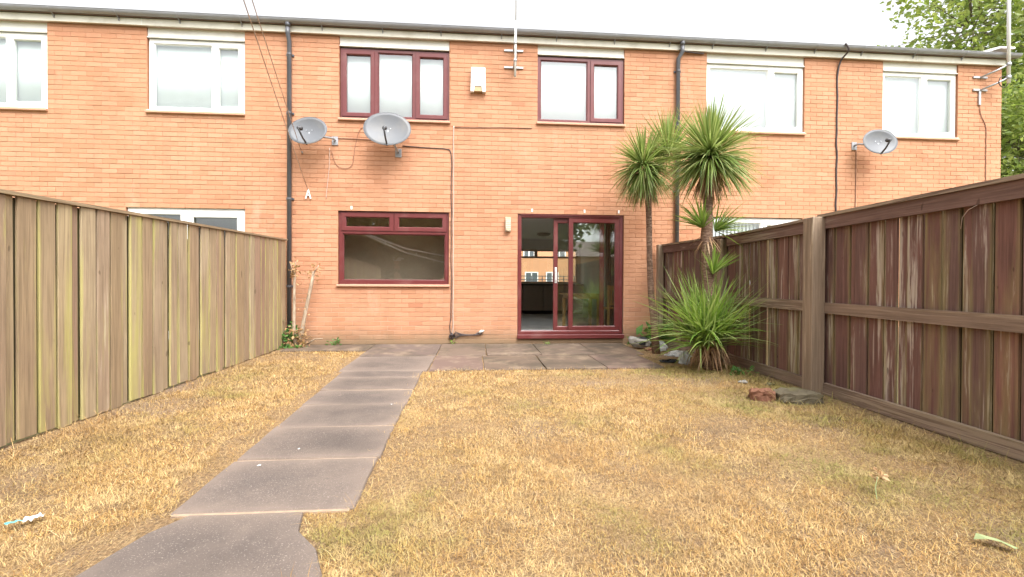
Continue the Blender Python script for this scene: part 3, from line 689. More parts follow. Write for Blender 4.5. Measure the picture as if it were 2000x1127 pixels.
cable([(6.36,-.19,5.20),(6.42,-.19,5.08),(6.40,-.05,4.98),(6.37,-.02,4.8)]+wig(6.365, 4.6, 1.6, amp=.012, n=14), .016, M['cable'], 'thick dark cable down the right house from the gutter')
cable(wig(6.735, 3.42, 1.7, amp=.004), .006, M['cable_brown'], 'thin cable down from the right satellite dish')
cable([(9.12,-.02,4.32),(9.14,-.012,4.15),(9.24,-.012,3.95)]+wig(9.26, 3.8, 2.2, amp=.004), .006, M['cable_brown'], 'thin cable down the wall below the right aerial')
cable([(3.44,-.10,5.0),(3.6,-.05,5.0),(3.9,-.03,4.99)], .012, M['cable'], 'short dark cable under the fascia beside the right downpipe')
cw = empty('loose_cable_bundle', (-.15, -.03, .15), 'tangle of dark wires low on the wall by the patio', 'cable')
for k_ in range(5):
    pts = [(-.395+random.uniform(-.02,.02), -.02-.01*k_, .20-.02*k_), (-.33, -.03-.008*k_, .12+.025*k_), (-.2, -.03, .165+random.uniform(-.012,.012)), (-.02, -.03, .17+random.uniform(-.015,.015)), (.08+random.uniform(-.03,.05), -.03, .19+random.uniform(-.02,.03))]
    MB().tube(pts, .008, 6).build('wire', M['cable'], cw, True)
MB().tube([(-.395+.035*math.cos(a), -.03, .14+.035*math.sin(a)) for a in [k_*.6 for k_ in range(12)]], .012, 6).build('coil', M['cable'], cw, True)
MB().tube([(.06,-.03,.20),(.10,-.035,.225),(.14,-.03,.235)], [.02,.024,.012], 8).build('taped_end', M['rubber'], cw, True)
# telephone wires to a pole behind the camera
def wire(p0, p1, sag, label, clamp):
    w = empty('telephone_wire', p0, label, 'wire')
    P0, P1 = Vector(p0), Vector(p1)
    pts = [P0.lerp(P1, k_/24)-Vector((0, 0, sag*4*(k_/24)*(1-k_/24))) for k_ in range(25)]
    MB().tube(pts, .0055, 6).build('strand', M['cable_grey'], w, True)
    if clamp:
        x_, y_, z_ = p0
        MB().tube([(x_+.002,-.02,z_+.01),(x_-.035,-.02,z_-.14)], [.010,.013], 6).tube([(x_+.002,-.02,z_+.01),(x_+.04,-.02,z_-.14)], [.010,.013], 6).tube([(x_-.02,-.02,z_-.085),(x_+.025,-.02,z_-.085)], .009, 6).build('clamp', M['alarm'], w)
    else:
        MB().tube([(p0[0],p0[1],p0[2]),(p0[0]+.01,-.004,p0[2]-.02)], .012, 6).build('hook', M['galv'], w)
POLE = (-.55, -13.5, 8.6)
wire((-2.70,-.03,2.515), POLE, .25, 'longer telephone wire ending in a white A-shaped clamp on the bricks', True)
wire((-2.80,-.03,3.13), POLE, .22, 'shorter telephone wire meeting the wall under the smaller dish', False)
tag(MB().tube([(-.5,-13.6,-.3),(-.5,-13.6,9.0)], [.14,.10], 12).tube([(-.5,-13.5,8.6),(-.55,-13.47,8.6)], .03, 6).build('telegraph_pole', M['bark']), 'tall wooden telegraph pole at the far end of the garden', 'pole')

# ------------------------------------------------------------------ left fence
fl = empty('timber_fence', (-3.03, -3.6, gz(-3.6)), 'pale green-brown closeboard fence along the left side', 'fence')
edges = [-.119,-.439,-.692,-.964,-1.146,-1.284,-1.416,-1.633,-1.863,-1.929,-2.2,-2.365,-2.433,-2.583,-2.745,-2.877,-2.949,-3.104,-3.248,-3.397,-3.462,-3.602,-3.744,-3.889,-3.954,-4.082,-4.227,-4.373,-4.429,-4.58,-4.73,-4.80,-4.94,-5.09,-5.23,-5.30,-5.45,-5.6,-5.74,-5.80,-5.95,-6.1,-6.24,-6.4,-6.47,-6.62,-6.78,-6.93,-7.05]
e2 = []
for a, b_ in zip(edges[:-1], edges[1:]):
    n_ = max(1, round((a-b_)/.15)) if a-b_ > .2 else 1
    e2 += [a+(b_-a)*k_/n_ for k_ in range(n_)]
e2.append(edges[-1])
def ltop(y): return 1.690+.0277*y
for k_, (a, b_) in enumerate(zip(e2[:-1], e2[1:])):
    wd = a-b_; back = wd < .09
    x0_ = -3.0-(.022 if back else random.uniform(0, .006)); g_ = .001 if back else random.uniform(.007, .012)
    lean = random.uniform(-.004, .004); zb_ = gz(b_)+random.uniform(.0, .03); zt_ = ltop((a+b_)/2)
    b = MB().cbox(x0_-.019, x0_, b_+g_, a-g_, zb_, zt_, .003)
    b.v = [(v_[0]+random.uniform(-.001,.001), v_[1]+lean*(v_[2]-.8), v_[2]) for v_ in b.v]
    b.build('plank', M['wood_l'], fl)
    MB().box(-3.052, -3.036, b_-.035, b_+.035, gz(b_)+.02, zt_-.01).build('back_plank', M['wood_back'], fl)
MB().add([(-3.055,-7.06,ltop(-7.06)+.001),(-2.985,-7.06,ltop(-7.06)+.001),(-2.985,-.09,ltop(-.09)+.001),(-3.055,-.09,ltop(-.09)+.001),
          (-3.055,-7.06,ltop(-7.06)+.03),(-2.985,-7.06,ltop(-7.06)+.026),(-2.985,-.09,ltop(-.09)+.026),(-3.055,-.09,ltop(-.09)+.03)],
         [(0,3,2,1),(4,5,6,7),(0,1,5,4),(1,2,6,5),(2,3,7,6),(3,0,4,7)]).build('cap_rail', M['wood_cap'], fl)
for zz_ in (.3, 1.4): MB().box(-3.11, -3.054, -7.05, -.1, zz_-.04, zz_+.04).build('rail', M['wood_post'], fl)
for yy in (-7.0, -4.7, -2.3, -.2): MB().box(-3.22, -3.112, yy-.05, yy+.05, -.4, 1.55+.0277*yy).build('post', M['wood_post'], fl)

# ------------------------------------------------------------------ right fence (rails and posts on this side)
fr = empty('timber_fence', (3.4, -4, gz(-4)), 'dark red-brown worn fence with rails and posts along the right side', 'fence')
# rails-front line: wall end, post two, post three, then on past the camera
FP = [(3.115, -.16), (3.35, -1.70), (3.35, -3.42), (3.35, -6.0), (3.35, -9.0)]
def fbox(p, q, off0, off1, z0a, z0b, z1a, z1b, mat, name, c0=0., c1=0.):
    # prism along p->q; offsets measured away from the garden
    P, Q = Vector((p[0], p[1])), Vector((q[0], q[1])); d = (Q-P).normalized(); n_ = Vector((-d.y, d.x))
    if n_.x < 0: n_ = -n_
    P, Q = P+d*c0, Q-d*c1
    v = []
    for (A, za, zb) in ((P, z0a, z1a), (Q, z0b, z1b)):
        for off, z in ((off0, za), (off1, za), (off1, zb), (off0, zb)): v.append((A.x+n_.x*off, A.y+n_.y*off, z))
    return MB().add(v, [(0,1,2,3),(7,6,5,4),(0,4,5,1),(1,5,6,2),(2,6,7,3),(3,7,4,0)]).build(name, mat, fr)
tops = [(1.66, 1.655), (1.648, 1.655), (1.668, 1.665), (1.66, 1.66)]
P3 = [-3.37,-3.543,-3.72,-3.773,-3.914,-4.07,-4.191,-4.26,-4.405,-4.541,-4.674,-4.732,-4.874,-5.026]
P2 = [-1.64,-1.888,-2.039,-2.182,-2.226,-2.387,-2.548,-2.701,-2.746,-2.905,-3.058,-3.213,-3.36]
for k_ in range(4):
    p, q = FP[k_], FP[k_+1]; ta, tb2 = tops[k_]; ga, gb = gz(p[1]), gz(q[1])
    fbox(p, q, .002, .045, ta-.115, tb2-.115, ta-.002, tb2-.002, M['wood_r_rail'], 'rail', .05, .05)
    fbox(p, q, -.02, .075, ta, tb2, ta+.028, tb2+.028, M['wood_rail'], 'cap_rail', -.02 if k_ else 0, 0)
    fbox(p, q, 0, .045, ga+.79, gb+.79, ga+.89, gb+.90, M['wood_rail'], 'rail', .05, .05)
    fbox(p, q, -.004, .040, ga+.005, gb+.005, ga+.115, gb+.115, M['wood_rail'], 'gravel_board', .05, .05)
    L = math.hypot(q[0]-p[0], q[1]-p[1])
    if k_ == 1: ds = [p[1]-v_ for v_ in P2]
    elif k_ == 2: ds = [p[1]-v_ for v_ in P3]
    else: ds = [-.06]
    while ds[-1] < L-.08: ds.append(ds[-1]+random.choice([.06, .13, .15, .145, .14]))
    for a, b_ in zip(ds[:-1], ds[1:]):
        wd = b_-a; rec = .016 if wd < .1 else random.uniform(0, .006)
        gap = random.uniform(.006, .011) if wd > .1 else .001
        u = (a+b_)/2/L; zt = ta+(tb2-ta)*u-.004
        P_, Q_ = Vector(p), Vector(q); d_ = (Q_-P_)/L
        pa, pb = P_+d_*(a+gap), P_+d_*(b_-gap)
        fbox(pa, pb, .047+rec, .065+rec, gz(pa.y)+.03, gz(pb.y)+.03, zt, zt, M['wood_r'], 'plank')
        if random.random() < .90:
            qa, qb = P_+d_*(b_-.03), P_+d_*(b_+.03)
            fbox(qa, qb, .084, .098, gz(qa.y)+.03, gz(qb.y)+.03, zt-.01, zt-.01, M['wood_back'], 'back_plank')
def post(x, y, w, zt, mat=M['wood_post']):
    MB().cbox(x-w/2, x+w/2, y-w/2, y+w/2, -.35, zt, .006).build('post', mat, fr)
post(3.095, -.16, .095, 1.685, M['wood_post']); post(3.345, -1.66, .10, 1.63, M['wood_post']); post(3.295, -3.41, .135, 1.668); post(3.33, -6.0, .11, 1.66); post(3.33, -9.0, .11, 1.66)
tag(MB().tube([(3.345,-4.715,1.40),(3.343,-4.727,1.477),(3.345,-4.763,1.524),(3.348,-4.816,1.548)], .0022, 6).build('string', M['cable_grey'], None, True), 'thin white string hooked under the top rail of the dark fence', 'string')

# ------------------------------------------------------------------ cordylines
def leaf_strip(b, o, d, L, w, droop, n=5):
    o = Vector(o); d = Vector(d).normalized(); side = d.cross(Vector((0,0,1)))
    side = side.normalized() if side.length > .05 else Vector((1,0,0))
    side = (side+Vector((random.uniform(-.5,.5), random.uniform(-.5,.5), random.uniform(-.6,.6)))).normalized(); side = (side-d*side.dot(d)).normalized()
    prof = [.55, 1, .95, .7, .4, .04]; p = o.copy(); k0 = len(b.v); st = L/n
    for i in range(n+1):
        ww = w*prof[min(i, 5)]/2
        b.v += [tuple(p+side*ww), tuple(p-side*ww)]
        if i: b.f.append((k0+2*i-2, k0+2*i-1, k0+2*i+1, k0+2*i))
        d = (d+Vector((0,0,-droop/n))).normalized(); p = p+d*st
def head(b, c_, n, L, w, zmin=-.35, droop=.5, up=0., core=.06):
    for _ in range(n):
        z = random.uniform(zmin, 1); a = random.uniform(0, 2*math.pi); s_ = math.sqrt(max(0, 1-z*z))
        d = Vector((s_*math.cos(a), s_*math.sin(a), z+up))
        o = Vector(c_)+Vector((d.x*core, d.y*core, z*core*1.6)); l_ = L*random.uniform(.75, 1.08)
        leaf_strip(b, o, d, l_, w*random.uniform(.75, 1.1), droop*random.uniform(.4, 1.5)*(1.25-max(z,0)))
def skirt(b, c_, n, L, w, spread=.6):
    for _ in range(n):
        a = random.uniform(0, 2*math.pi); s_ = random.uniform(.15, spread)
        d = Vector((s_*math.cos(a), s_*math.sin(a), -random.uniform(.5, 1)))
        leaf_strip(b, Vector(c_)+Vector((.05*math.cos(a), .05*math.sin(a), random.uniform(-.12, .03))), d, L*random.uniform(.6, 1.1), w*random.uniform(.7,1), .6)
p1 = empty('cordyline_palm', (2.70, -1.0, gz(-1)), 'slim single-trunk cordyline palm beside the patio door', 'palm tree', 'cordyline palms')
pts = [(2.70,-1.0,-.05),(2.665,-1.0,.4),(2.61,-1.0,.9),(2.585,-1.0,1.4),(2.575,-1.0,1.9),(2.56,-1.0,2.35),(2.50,-1.0,2.72)]
MB().tube(pts, [.062,.052,.046,.042,.042,.046,.045], 12).tube([(2.56,-1.0,2.4),(2.72,-.96,2.75),(2.88,-.92,2.98)], [.04,.035,.04], 8).build('trunk', M['cord_bark'], p1, True)
b = MB(); head(b, (2.49,-1.0,2.74), 760, .60, .021, -.85, .75); head(b, (2.90,-.92,2.98), 300, .64, .021, -.25, .45, .25); b.build('crown', M['cord'], p1)
b = MB(); skirt(b, (2.52,-1.0,2.64), 80, .46, .022); b.build('dead_leaves', M['cord_dead'], p1)
p2 = empty('cordyline_palm', (2.91, -2.15, gz(-2.15)), 'taller cordyline palm with side tufts rising from the spiky clump', 'palm tree', 'cordyline palms')
pts = [(2.91,-2.15,-.05),(2.90,-2.15,.5),(2.90,-2.15,.95),(2.875,-2.15,1.3),(2.865,-2.15,1.6),(2.88,-2.15,1.95),(2.875,-2.15,2.3),(2.90,-2.15,2.6)]
MB().tube(pts, [.085,.075,.062,.066,.075,.055,.055,.05], 12).build('trunk', M['cord_bark'], p2, True)
b = MB(); head(b, (2.90,-2.15,2.58), 900, .68, .021, -.5, .7); b.build('crown', M['cord'], p2)
b = MB(); skirt(b, (2.89,-2.15,2.48), 150, .46, .022, .75); skirt(b, (2.87,-2.15,1.62), 26, .28, .02, 1.2); b.build('dead_leaves', M['cord_dead'], p2)
for c_, n_, L_, tl in (((2.80,-2.17,1.72), 75, .46, (-.40,-.1,.65)), ((2.96,-2.17,1.68), 60, .46, (.75,-.1,.60)), ((2.90,-2.24,1.14), 46, .40, (.15,-.2,.9))):
    b = MB()
    for _ in range(n_):
        d = Vector(tl)+Vector((random.gauss(0,.38), random.gauss(0,.38), random.gauss(0,.3))); leaf_strip(b, c_, d, L_*random.uniform(.7,1.1), .022, .35)
    b.build('tuft', M['cord_bright'], p2)
p3 = empty('cordyline_clump', (2.90, -2.25, gz(-2.25)), 'big bright green spiky clump at the foot of the taller palm', 'plant')
b = MB()
for _ in range(620):
    z = random.uniform(-.10, 1); a = random.uniform(0, 2*math.pi); s_ = math.sqrt(max(.02, 1-z*z))
    o = Vector((2.82+random.gauss(0,.08), -2.25+random.gauss(0,.06), .22+random.uniform(0,.28)))
    leaf_strip(b, o, (s_*math.cos(a), s_*math.sin(a), z+.38), random.uniform(.55, .98), random.uniform(.014,.024), random.uniform(.15, .8)*(1.2-max(z,0)))
b.build('leaves', M['cord_bright'], p3)
b = MB()
for _ in range(80):
    a = random.uniform(0, 2*math.pi); s_ = random.uniform(.35, .95)
    leaf_strip(b, (2.85+random.gauss(0,.06), -2.27+random.gauss(0,.05), random.uniform(.22,.36)), (s_*math.cos(a), s_*math.sin(a), random.uniform(-.3,.15)), random.uniform(.3,.46), .02, 2.2)
b.build('dead_leaves', M['cord_dead'], p3)
MB().tube([(2.90,-2.25,-.03),(2.90,-2.25,.2),(2.90,-2.25,.42)], [.10,.09,.05], 10).build('base_stem', M['cord_bark'], p3, True)

# ------------------------------------------------------------------ pruned shrub, ivy, weeds
def leaf_blob(b, c_, n, spread, size, flat=.6):
    for _ in range(n):
        p = Vector(c_)+Vector((random.gauss(0,spread[0]), random.gauss(0,spread[1]), random.gauss(0,spread[2])))
        d = Vector((random.uniform(-1,1), random.uniform(-1,1), random.uniform(-.6,.8))).normalized(); s_ = d.orthogonal().normalized(); s_.rotate(Matrix.Rotation(random.uniform(0,6.28), 3, d))
        l_ = size*random.uniform(.6,1.2); w_ = l_*flat/2; k0 = len(b.v); n_ = d.cross(s_)*l_*.12
        b.v += [tuple(p), tuple(p+d*l_*.45+s_*w_+n_), tuple(p+d*l_), tuple(p+d*l_*.45-s_*w_+n_)]
        b.f += [(k0, k0+1, k0+2), (k0, k0+2, k0+3)]
ps = empty('pruned_shrub', (-2.78, -.22, 0), 'two bare pruned shrub stems with dry leaves by the left downpipe', 'shrub')
MB().tube([(-2.80,-.24,-.02),(-2.835,-.24,.3),(-2.83,-.24,.7),(-2.825,-.24,1.1),(-2.83,-.25,1.22)], [.038,.026,.021,.02,.014], 8).build('stem', M['pale_stem'], ps, True)
MB().tube([(-2.77,-.22,-.02),(-2.72,-.22,.25),(-2.66,-.22,.6),(-2.575,-.22,1.0),(-2.54,-.22,1.2)], [.045,.033,.028,.027,.02], 8).build('stem', M['pale_stem'], ps, True)
b = MB(); leaf_blob(b, (-2.83,-.25,1.22), 40, (.035,.03,.07), .07); leaf_blob(b, (-2.54,-.22,1.20), 45, (.06,.03,.06), .06); leaf_blob(b, (-2.68,-.25,.55), 14, (.04,.03,.15), .05)
leaf_blob(b, (-2.75,-.27,.12), 120, (.09,.05,.10), .07); b.build('dry_leaves', M['dead_leaf'], ps)
for tw in ([(-2.83,-.25,1.15),(-2.86,-.26,1.25),(-2.88,-.27,1.33)], [(-2.83,-.25,1.15),(-2.81,-.25,1.28),(-2.80,-.26,1.35)], [(-2.55,-.22,1.15),(-2.50,-.23,1.24),(-2.46,-.24,1.29)], [(-2.62,-.25,.06),(-2.5,-.3,.14),(-2.38,-.3,.15)]):
    MB().tube(tw, [.012,.009,.005], 6).build('twig', M['pale_stem'], ps, True)
b = MB(); leaf_blob(b, (-2.90,-.22,.16), 160, (.06,.05,.12), .06, .8); leaf_blob(b, (-2.86,-.35,.03), 80, (.12,.08,.02), .05, .8)
tag(b.build('ivy', M['ivy']), 'dark green ivy at the foot of the left downpipe', 'plant')
def weed(x, y, n, h, label, mat='ivy', spr=.05):
    b = MB(); leaf_blob(b, (x, y, gz(y)+h*.45), n, (spr, spr*.6, h*.22), h*.55, .5)
    for _ in range(6): leaf_strip(b, (x+random.gauss(0,spr*.5), y, gz(y)), (random.gauss(0,.4), random.gauss(0,.3), 1), h*random.uniform(.7,1.1), .008, .4)
    tag(b.build('weed', M[mat]), label, 'weed', kind='stuff')
weed(-2.28, -.08, 26, .12, 'small weed tuft at the wall foot right of the pruned shrub', spr=.07)
weed(1.19, -.10, 14, .07, 'tiny bright green weed under the patio door threshold', 'cord_bright', .03)
weed(-.37, -.06, 10, .10, 'yellowish weed at the wall foot below the cable tangle', 'cord_bright', .02)
weed(2.60, -.16, 12, .14, 'leafy weed beside the rubbish near the patio door', 'ivy', .06)
weed(2.93, -.35, 60, .40, 'taller leafy weeds behind the spiky clump by the fence corner', 'ivy', .12)
weed(3.06, -2.55, 30, .12, 'low green weeds right of the spiky clump', 'ivy', .08)

# ------------------------------------------------------------------ rubbish and stones
def crumple(name, c_, size, mat, label, cat, seed, n=9, parent=None):
    rs = random.Random(seed); b = MB(); nu, nv = n*2, n
    for i in range(nv+1):
        for j in range(nu):
            th = math.pi*i/nv; ph = 2*math.pi*j/nu; q = 1+rs.uniform(-.32, .32)
            z = math.cos(th)*q; z = z if z > -.3 else -.3
            b.v.append((c_[0]+size[0]*math.sin(th)*math.cos(ph)*q, c_[1]+size[1]*math.sin(th)*math.sin(ph)*q, c_[2]+size[2]*(z+.3)))
    for i in range(nv):
        for j in range(nu): b.f.append((i*nu+j, (i+1)*nu+j, (i+1)*nu+(j+1)%nu, i*nu+(j+1)%nu))
    o = b.build(name, mat, parent)
    return tag(o, label, cat) if not parent else o
tbg = empty('torn_sack', (2.60, -.55, gz(-.55)), 'torn black and white sack lying beside the patio door', 'rubbish')
b = MB(); n_ = 20
for ring_, (s_, zz_) in enumerate(((.55, .0), (1.0, .05), (1.05, .11), (.9, .15), (.7, .10))):
    for j in range(n_):
        a = 2*math.pi*j/n_; q = s_*(1+random.uniform(-.08,.08)); b.v.append((2.60+.17*q*math.cos(a), -.55+.10*q*math.sin(a), gz(-.55)+zz_+.05*math.cos(a)*-.6*(ring_ > 0)+random.uniform(-.008,.008)+.02))
for i in range(4):
    for j in range(n_): b.f.append((i*n_+j, i*n_+(j+1)%n_, (i+1)*n_+(j+1)%n_, (i+1)*n_+j))
b.build('shell', M['sack'], tbg)
crumple('lining', (2.62,-.56,gz(-.55)+.07), (.15,.085,.085), M['black'], None, None, 3, 7, tbg)
crumple('plastic_bag', (2.86,-.75,gz(-.75)), (.10,.08,.10), M['bag'], 'crumpled clear plastic bag leaning between the sack and the spiky clump', 'rubbish', 5)
crumple('plastic_bag', (2.93,-1.25,gz(-1.25)), (.17,.11,.05), M['bag'], 'flattened pale plastic bag at the left edge of the spiky clump', 'rubbish', 8)
crumple('plastic_bag', (2.73,-1.85,gz(-1.85)), (.07,.06,.12), M['bag'], 'small grey plastic bag close against the spiky clump', 'rubbish', 9)
crumple('rag', (2.58,-1.72,gz(-1.72)), (.11,.05,.03), M['black'], 'black rag lying at the patio corner', 'rubbish', 11)
crumple('stone', (2.70,-.72,gz(-.72)), (.09,.06,.035), M['red_brick'], 'pinkish stone in front of the torn sack', 'stone', 12, 6)
def rock(name, c_, dims, rotz, mat, label, seed):
    rs = random.Random(seed); b = MB(); nx, ny, nz = 7, 5, 4
    idx = {}
    def P(i, j, k):
        if (i,j,k) not in idx:
            u, v, w = i/nx-.5, j/ny-.5, k/nz
            q = 1-.10*(abs(u*2)**4+abs(v*2)**4)
            x_ = u*dims[0]*q+rs.uniform(-.01,.01); y_ = v*dims[1]*q+rs.uniform(-.01,.01); z_ = w*dims[2]*(1-.10*abs(u*2)**3)+(rs.uniform(-.012,.012) if k else -.02)
            idx[(i,j,k)] = len(b.v); b.v.append((c_[0]+x_*math.cos(rotz)-y_*math.sin(rotz), c_[1]+x_*math.sin(rotz)+y_*math.cos(rotz), c_[2]+z_))
        return idx[(i,j,k)]
    for i in range(nx):
        for j in range(ny): b.f.append((P(i,j,nz),P(i+1,j,nz),P(i+1,j+1,nz),P(i,j+1,nz)))
        for k in range(nz): b.f += [(P(i,0,k),P(i+1,0,k),P(i+1,0,k+1),P(i,0,k+1)), (P(i+1,ny,k),P(i,ny,k),P(i,ny,k+1),P(i+1,ny,k+1))]
    for j in range(ny):
        for k in range(nz): b.f += [(P(0,j+1,k),P(0,j,k),P(0,j,k+1),P(0,j+1,k+1)), (P(nx,j,k),P(nx,j+1,k),P(nx,j+1,k+1),P(nx,j,k+1))]
    tag(b.build(name, mat), label, 'stone')
rock('loose_brick', (2.66,-3.58,gz(-3.58)), (.22,.16,.085), -.3, M['red_brick'], 'broken red brick lying left of the concrete lump', 4)
rock('concrete_lump', (2.95,-3.66,gz(-3.66)), (.42,.26,.085), -.12, M['concrete'], 'mossy grey concrete lump at the foot of the big fence post', 5)
for k_, (x_, y_, s_) in enumerate(((2.86,-2.95,.045), (3.1,-3.05,.04))):
    crumple('pebble', (x_, y_, gz(y_)), (s_, s_*.8, s_*.5), M['sack'] if k_ == 0 else M['concrete'], ['pale pebble between the spiky clump and the fence post', 'dark pebble beside the fence gravel board near the post'][k_], 'stone', 30+k_, 5)
wp = empty('crisp_packet', (-1.99, -5.44, gz(-5.44)+.03), 'crumpled white and teal wrapper on the dry grass at left', 'litter')
def sheet(name, c_, l_, w_, rot, mat, parent, seed, lift=.03):
    rs = random.Random(seed); b = MB(); n_ = 7
    for i in range(n_+1):
        for j in range(3):
            u = (i/n_-.5)*l_; v = (j/2-.5)*w_*(1-.5*abs(i/n_-.5)); b.v.append((c_[0]+u*math.cos(rot)-v*math.sin(rot), c_[1]+u*math.sin(rot)+v*math.cos(rot), c_[2]+lift+rs.uniform(-.16,.2)*w_))
    for i in range(n_):
        for j in range(2): b.f.append((i*3+j, i*3+3+j, i*3+4+j, i*3+1+j))
    return b.build(name, mat, parent)
sheet('white_side', (-1.965,-5.42,gz(-5.42)), .065, .05, .5, M['clear_bits'], wp, 1); sheet('teal_side', (-2.015,-5.455,gz(-5.47)), .06, .022, .6, M['teal'], wp, 2)
tag(sheet('paper_scrap', (-1.25,-4.87,gz(-4.87)), .02, .014, .4, M['clear_bits'], None, 3, .018), 'tiny white paper scrap on the second near path slab', 'litter')
for k_, (x_, y_, lb) in enumerate(((-.72,-3.62,'white fleck on the path by its right edge'), (-1.12,-4.62,'small pale fleck on the middle of the path'))):
    tag(sheet('paper_scrap', (x_, y_, gz(y_)), .014, .010, k_, M['clear_bits'], None, 6+k_, .017), lb, 'litter')
cl_ = MB()
cl_.v = [(2.10+a*.075, -5.86+bb*.5-.05*a, gz(-5.9)+.02+h_) for a, bb, h_ in ((0,0,0),(.3,.05,.02),(.3,-.04,.02),(.7,.06,.015),(.7,-.05,.02),(1.1,.07,.01),(1.1,-.06,.005),(1.5,.0,.0))]
cl_.f = [(0,2,1),(1,2,4,3),(3,4,6,5),(5,6,7)]
tag(cl_.build('cut_leaf', M['cut_leaf']), 'wilted pale green leaf on the lawn near the bottom right', 'leaf')
dw = empty('dead_flower', (2.05, -5.42, gz(-5.42)), 'dry brown seed head with a yellow stalk on the right lawn', 'weed')
MB().tube([(2.03,-5.47,gz(-5.4)+.0),(2.04,-5.45,gz(-5.4)+.05),(2.06,-5.44,gz(-5.4)+.10)], .0022, 6).build('stalk', M['cut_leaf'], dw)
b = MB(); leaf_blob(b, (2.09,-5.43,gz(-5.4)+.10), 30, (.014,.012,.008), .035); b.build('seed_head', M['dead_leaf'], dw)

# ------------------------------------------------------------------ dry lawn grass
def blades(n, x0, x1, y0, y1, Lm, wm, lean):
    x = rng.uniform(x0, x1, n); y = rng.uniform(y0, y1, n)
    keep = np.ones(n, bool)
    jit = rng.normal(0, .015, n)+.09*(vn(x*.3, y*3, 2.1)-.5)+.06*(vn(x*.3, y*9, 2.3)-.5)
    onpath = (x > -1.405-.042*(y+5.4)+.02+jit) & (x < -.585-.010*(y+5.4)-.02+jit) & (y < -2.1) & (y > -5.41)
    onpath |= (x > -1.47+jit) & (x < -.62+jit) & (y <= -5.41) & ~((x > -.83+.33*np.clip((-5.42-y)/.4,0,1)+jit) & (y > -5.85))
    onpatio = (y > -2.13+jit) & (x > -.62) & (x < 2.36+jit) | (y > -.62+jit) | ((x > -1.63+jit) & (x < -.5) & (y > -2.2))
    corner = (x > 2.36) & (y > -2.0) & (rng.random(n) > .35)
    keep &= ~onpath & ~onpatio & ~corner
    # thin and bare patches, bare strips by the path, fences and right edge
    d = vn(x, y, 1.1)*.5+vn(x+3.1, y-1.7, 2.7)*.35+vn(x*1.3, y*1.9, 6.1)*.15
    p = np.clip((d-.24)/.22, .28, 1)*np.where(vn(x*3.1+1, y*2.7, 3.3)*.6+vn(x*1.7, y*1.9+2, 4.7)*.4 < .20, .35, 1)
    edge = np.minimum(np.abs(x+2.99), np.abs(x-3.33)); p *= np.clip(edge/.20, .25, 1)
    pe = np.clip((-1.405-.042*(y+5.4))-x, 0, None); p *= np.where((pe > 0) & (pe < .04+.22*vn(x*.5, y*2, 1.7)), .25, 1)
    keep &= rng.random(n) < p
    x, y = x[keep], y[keep]; n = len(x)
    return x, y, n, rng.gamma(6, Lm/6, n), wm*rng.uniform(.6, 1.3, n), np.clip(rng.normal(lean, 22, n), 5, 86)
def grass(name, specs, mat, label):
    V = []; F = []; off = 0
    for sp_ in specs:
        x, y, n, L, w, ln = blades(*sp_)
        a = rng.uniform(0, 2*np.pi, n); lr = np.radians(ln); z0 = .0145*y-.006
        dx, dy = np.cos(a), np.sin(a); sx, sy = -dy, dx
        l1 = L*.5; h1 = np.cos(lr*.7)*l1; r1 = np.sin(lr*.7)*l1; lr2 = np.minimum(lr*1.15, 1.53); h2 = h1+np.cos(lr2)*l1; r2_ = r1+np.sin(lr2)*l1
        P = np.zeros((n, 5, 3))
        for i, (h_, r_, ww) in enumerate(((0,0,1),(0,0,-1),(h1,r1,.8),(h1,r1,-.8),(h2,r2_,0))):
            P[:, i, 0] = x+dx*r_+sx*w*ww/2; P[:, i, 1] = y+dy*r_+sy*w*ww/2; P[:, i, 2] = z0+h_
        base = off+np.arange(n)*5
        T = np.stack([base, base+1, base+3, base, base+3, base+2, base+2, base+3, base+4], 1).reshape(-1, 3)
        V.append(P.reshape(-1, 3)); F.append(T); off += n*5
    V = np.concatenate(V); F = np.concatenate(F)
    me = bpy.data.meshes.new(name); me.vertices.add(len(V)); me.vertices.foreach_set('co', V.ravel())
    me.loops.add(F.size); me.loops.foreach_set('vertex_index', F.ravel().astype(np.int32))
    me.polygons.add(len(F)); me.polygons.foreach_set('loop_start', np.arange(0, F.size, 3, dtype=np.int32)); me.polygons.foreach_set('loop_total', np.full(len(F), 3, np.int32))
    me.update(calc_edges=True); me.validate(); me.materials.append(mat)
    return tag(link(name, me, (0, 0, 0)), label, 'grass', kind='stuff')
grass('dry_grass', [
    (380000, -3.0, 3.33, -6.7, -4.6, .025, .0019, 73),
    (160000, -3.0, 3.33, -4.6, -3.0, .025, .0028, 71),
    (125000, -3.0, 3.33, -3.0, -.5, .026, .0040, 68),
    (9000, -3.0, 3.33, -6.7, -2.0, .085, .0022, 84),
    (500, -2.99, -2.78, -5.6, -1.0, .15, .0035, 62),
    (1500, 2.6, 3.32, -6.5, -2.3, .11, .003, 74),
    (14000, -3.0, 3.33, -9.4, -6.7, .04, .008, 55),
], M['grass'], 'short straw-coloured parched lawn grass either side of the path')

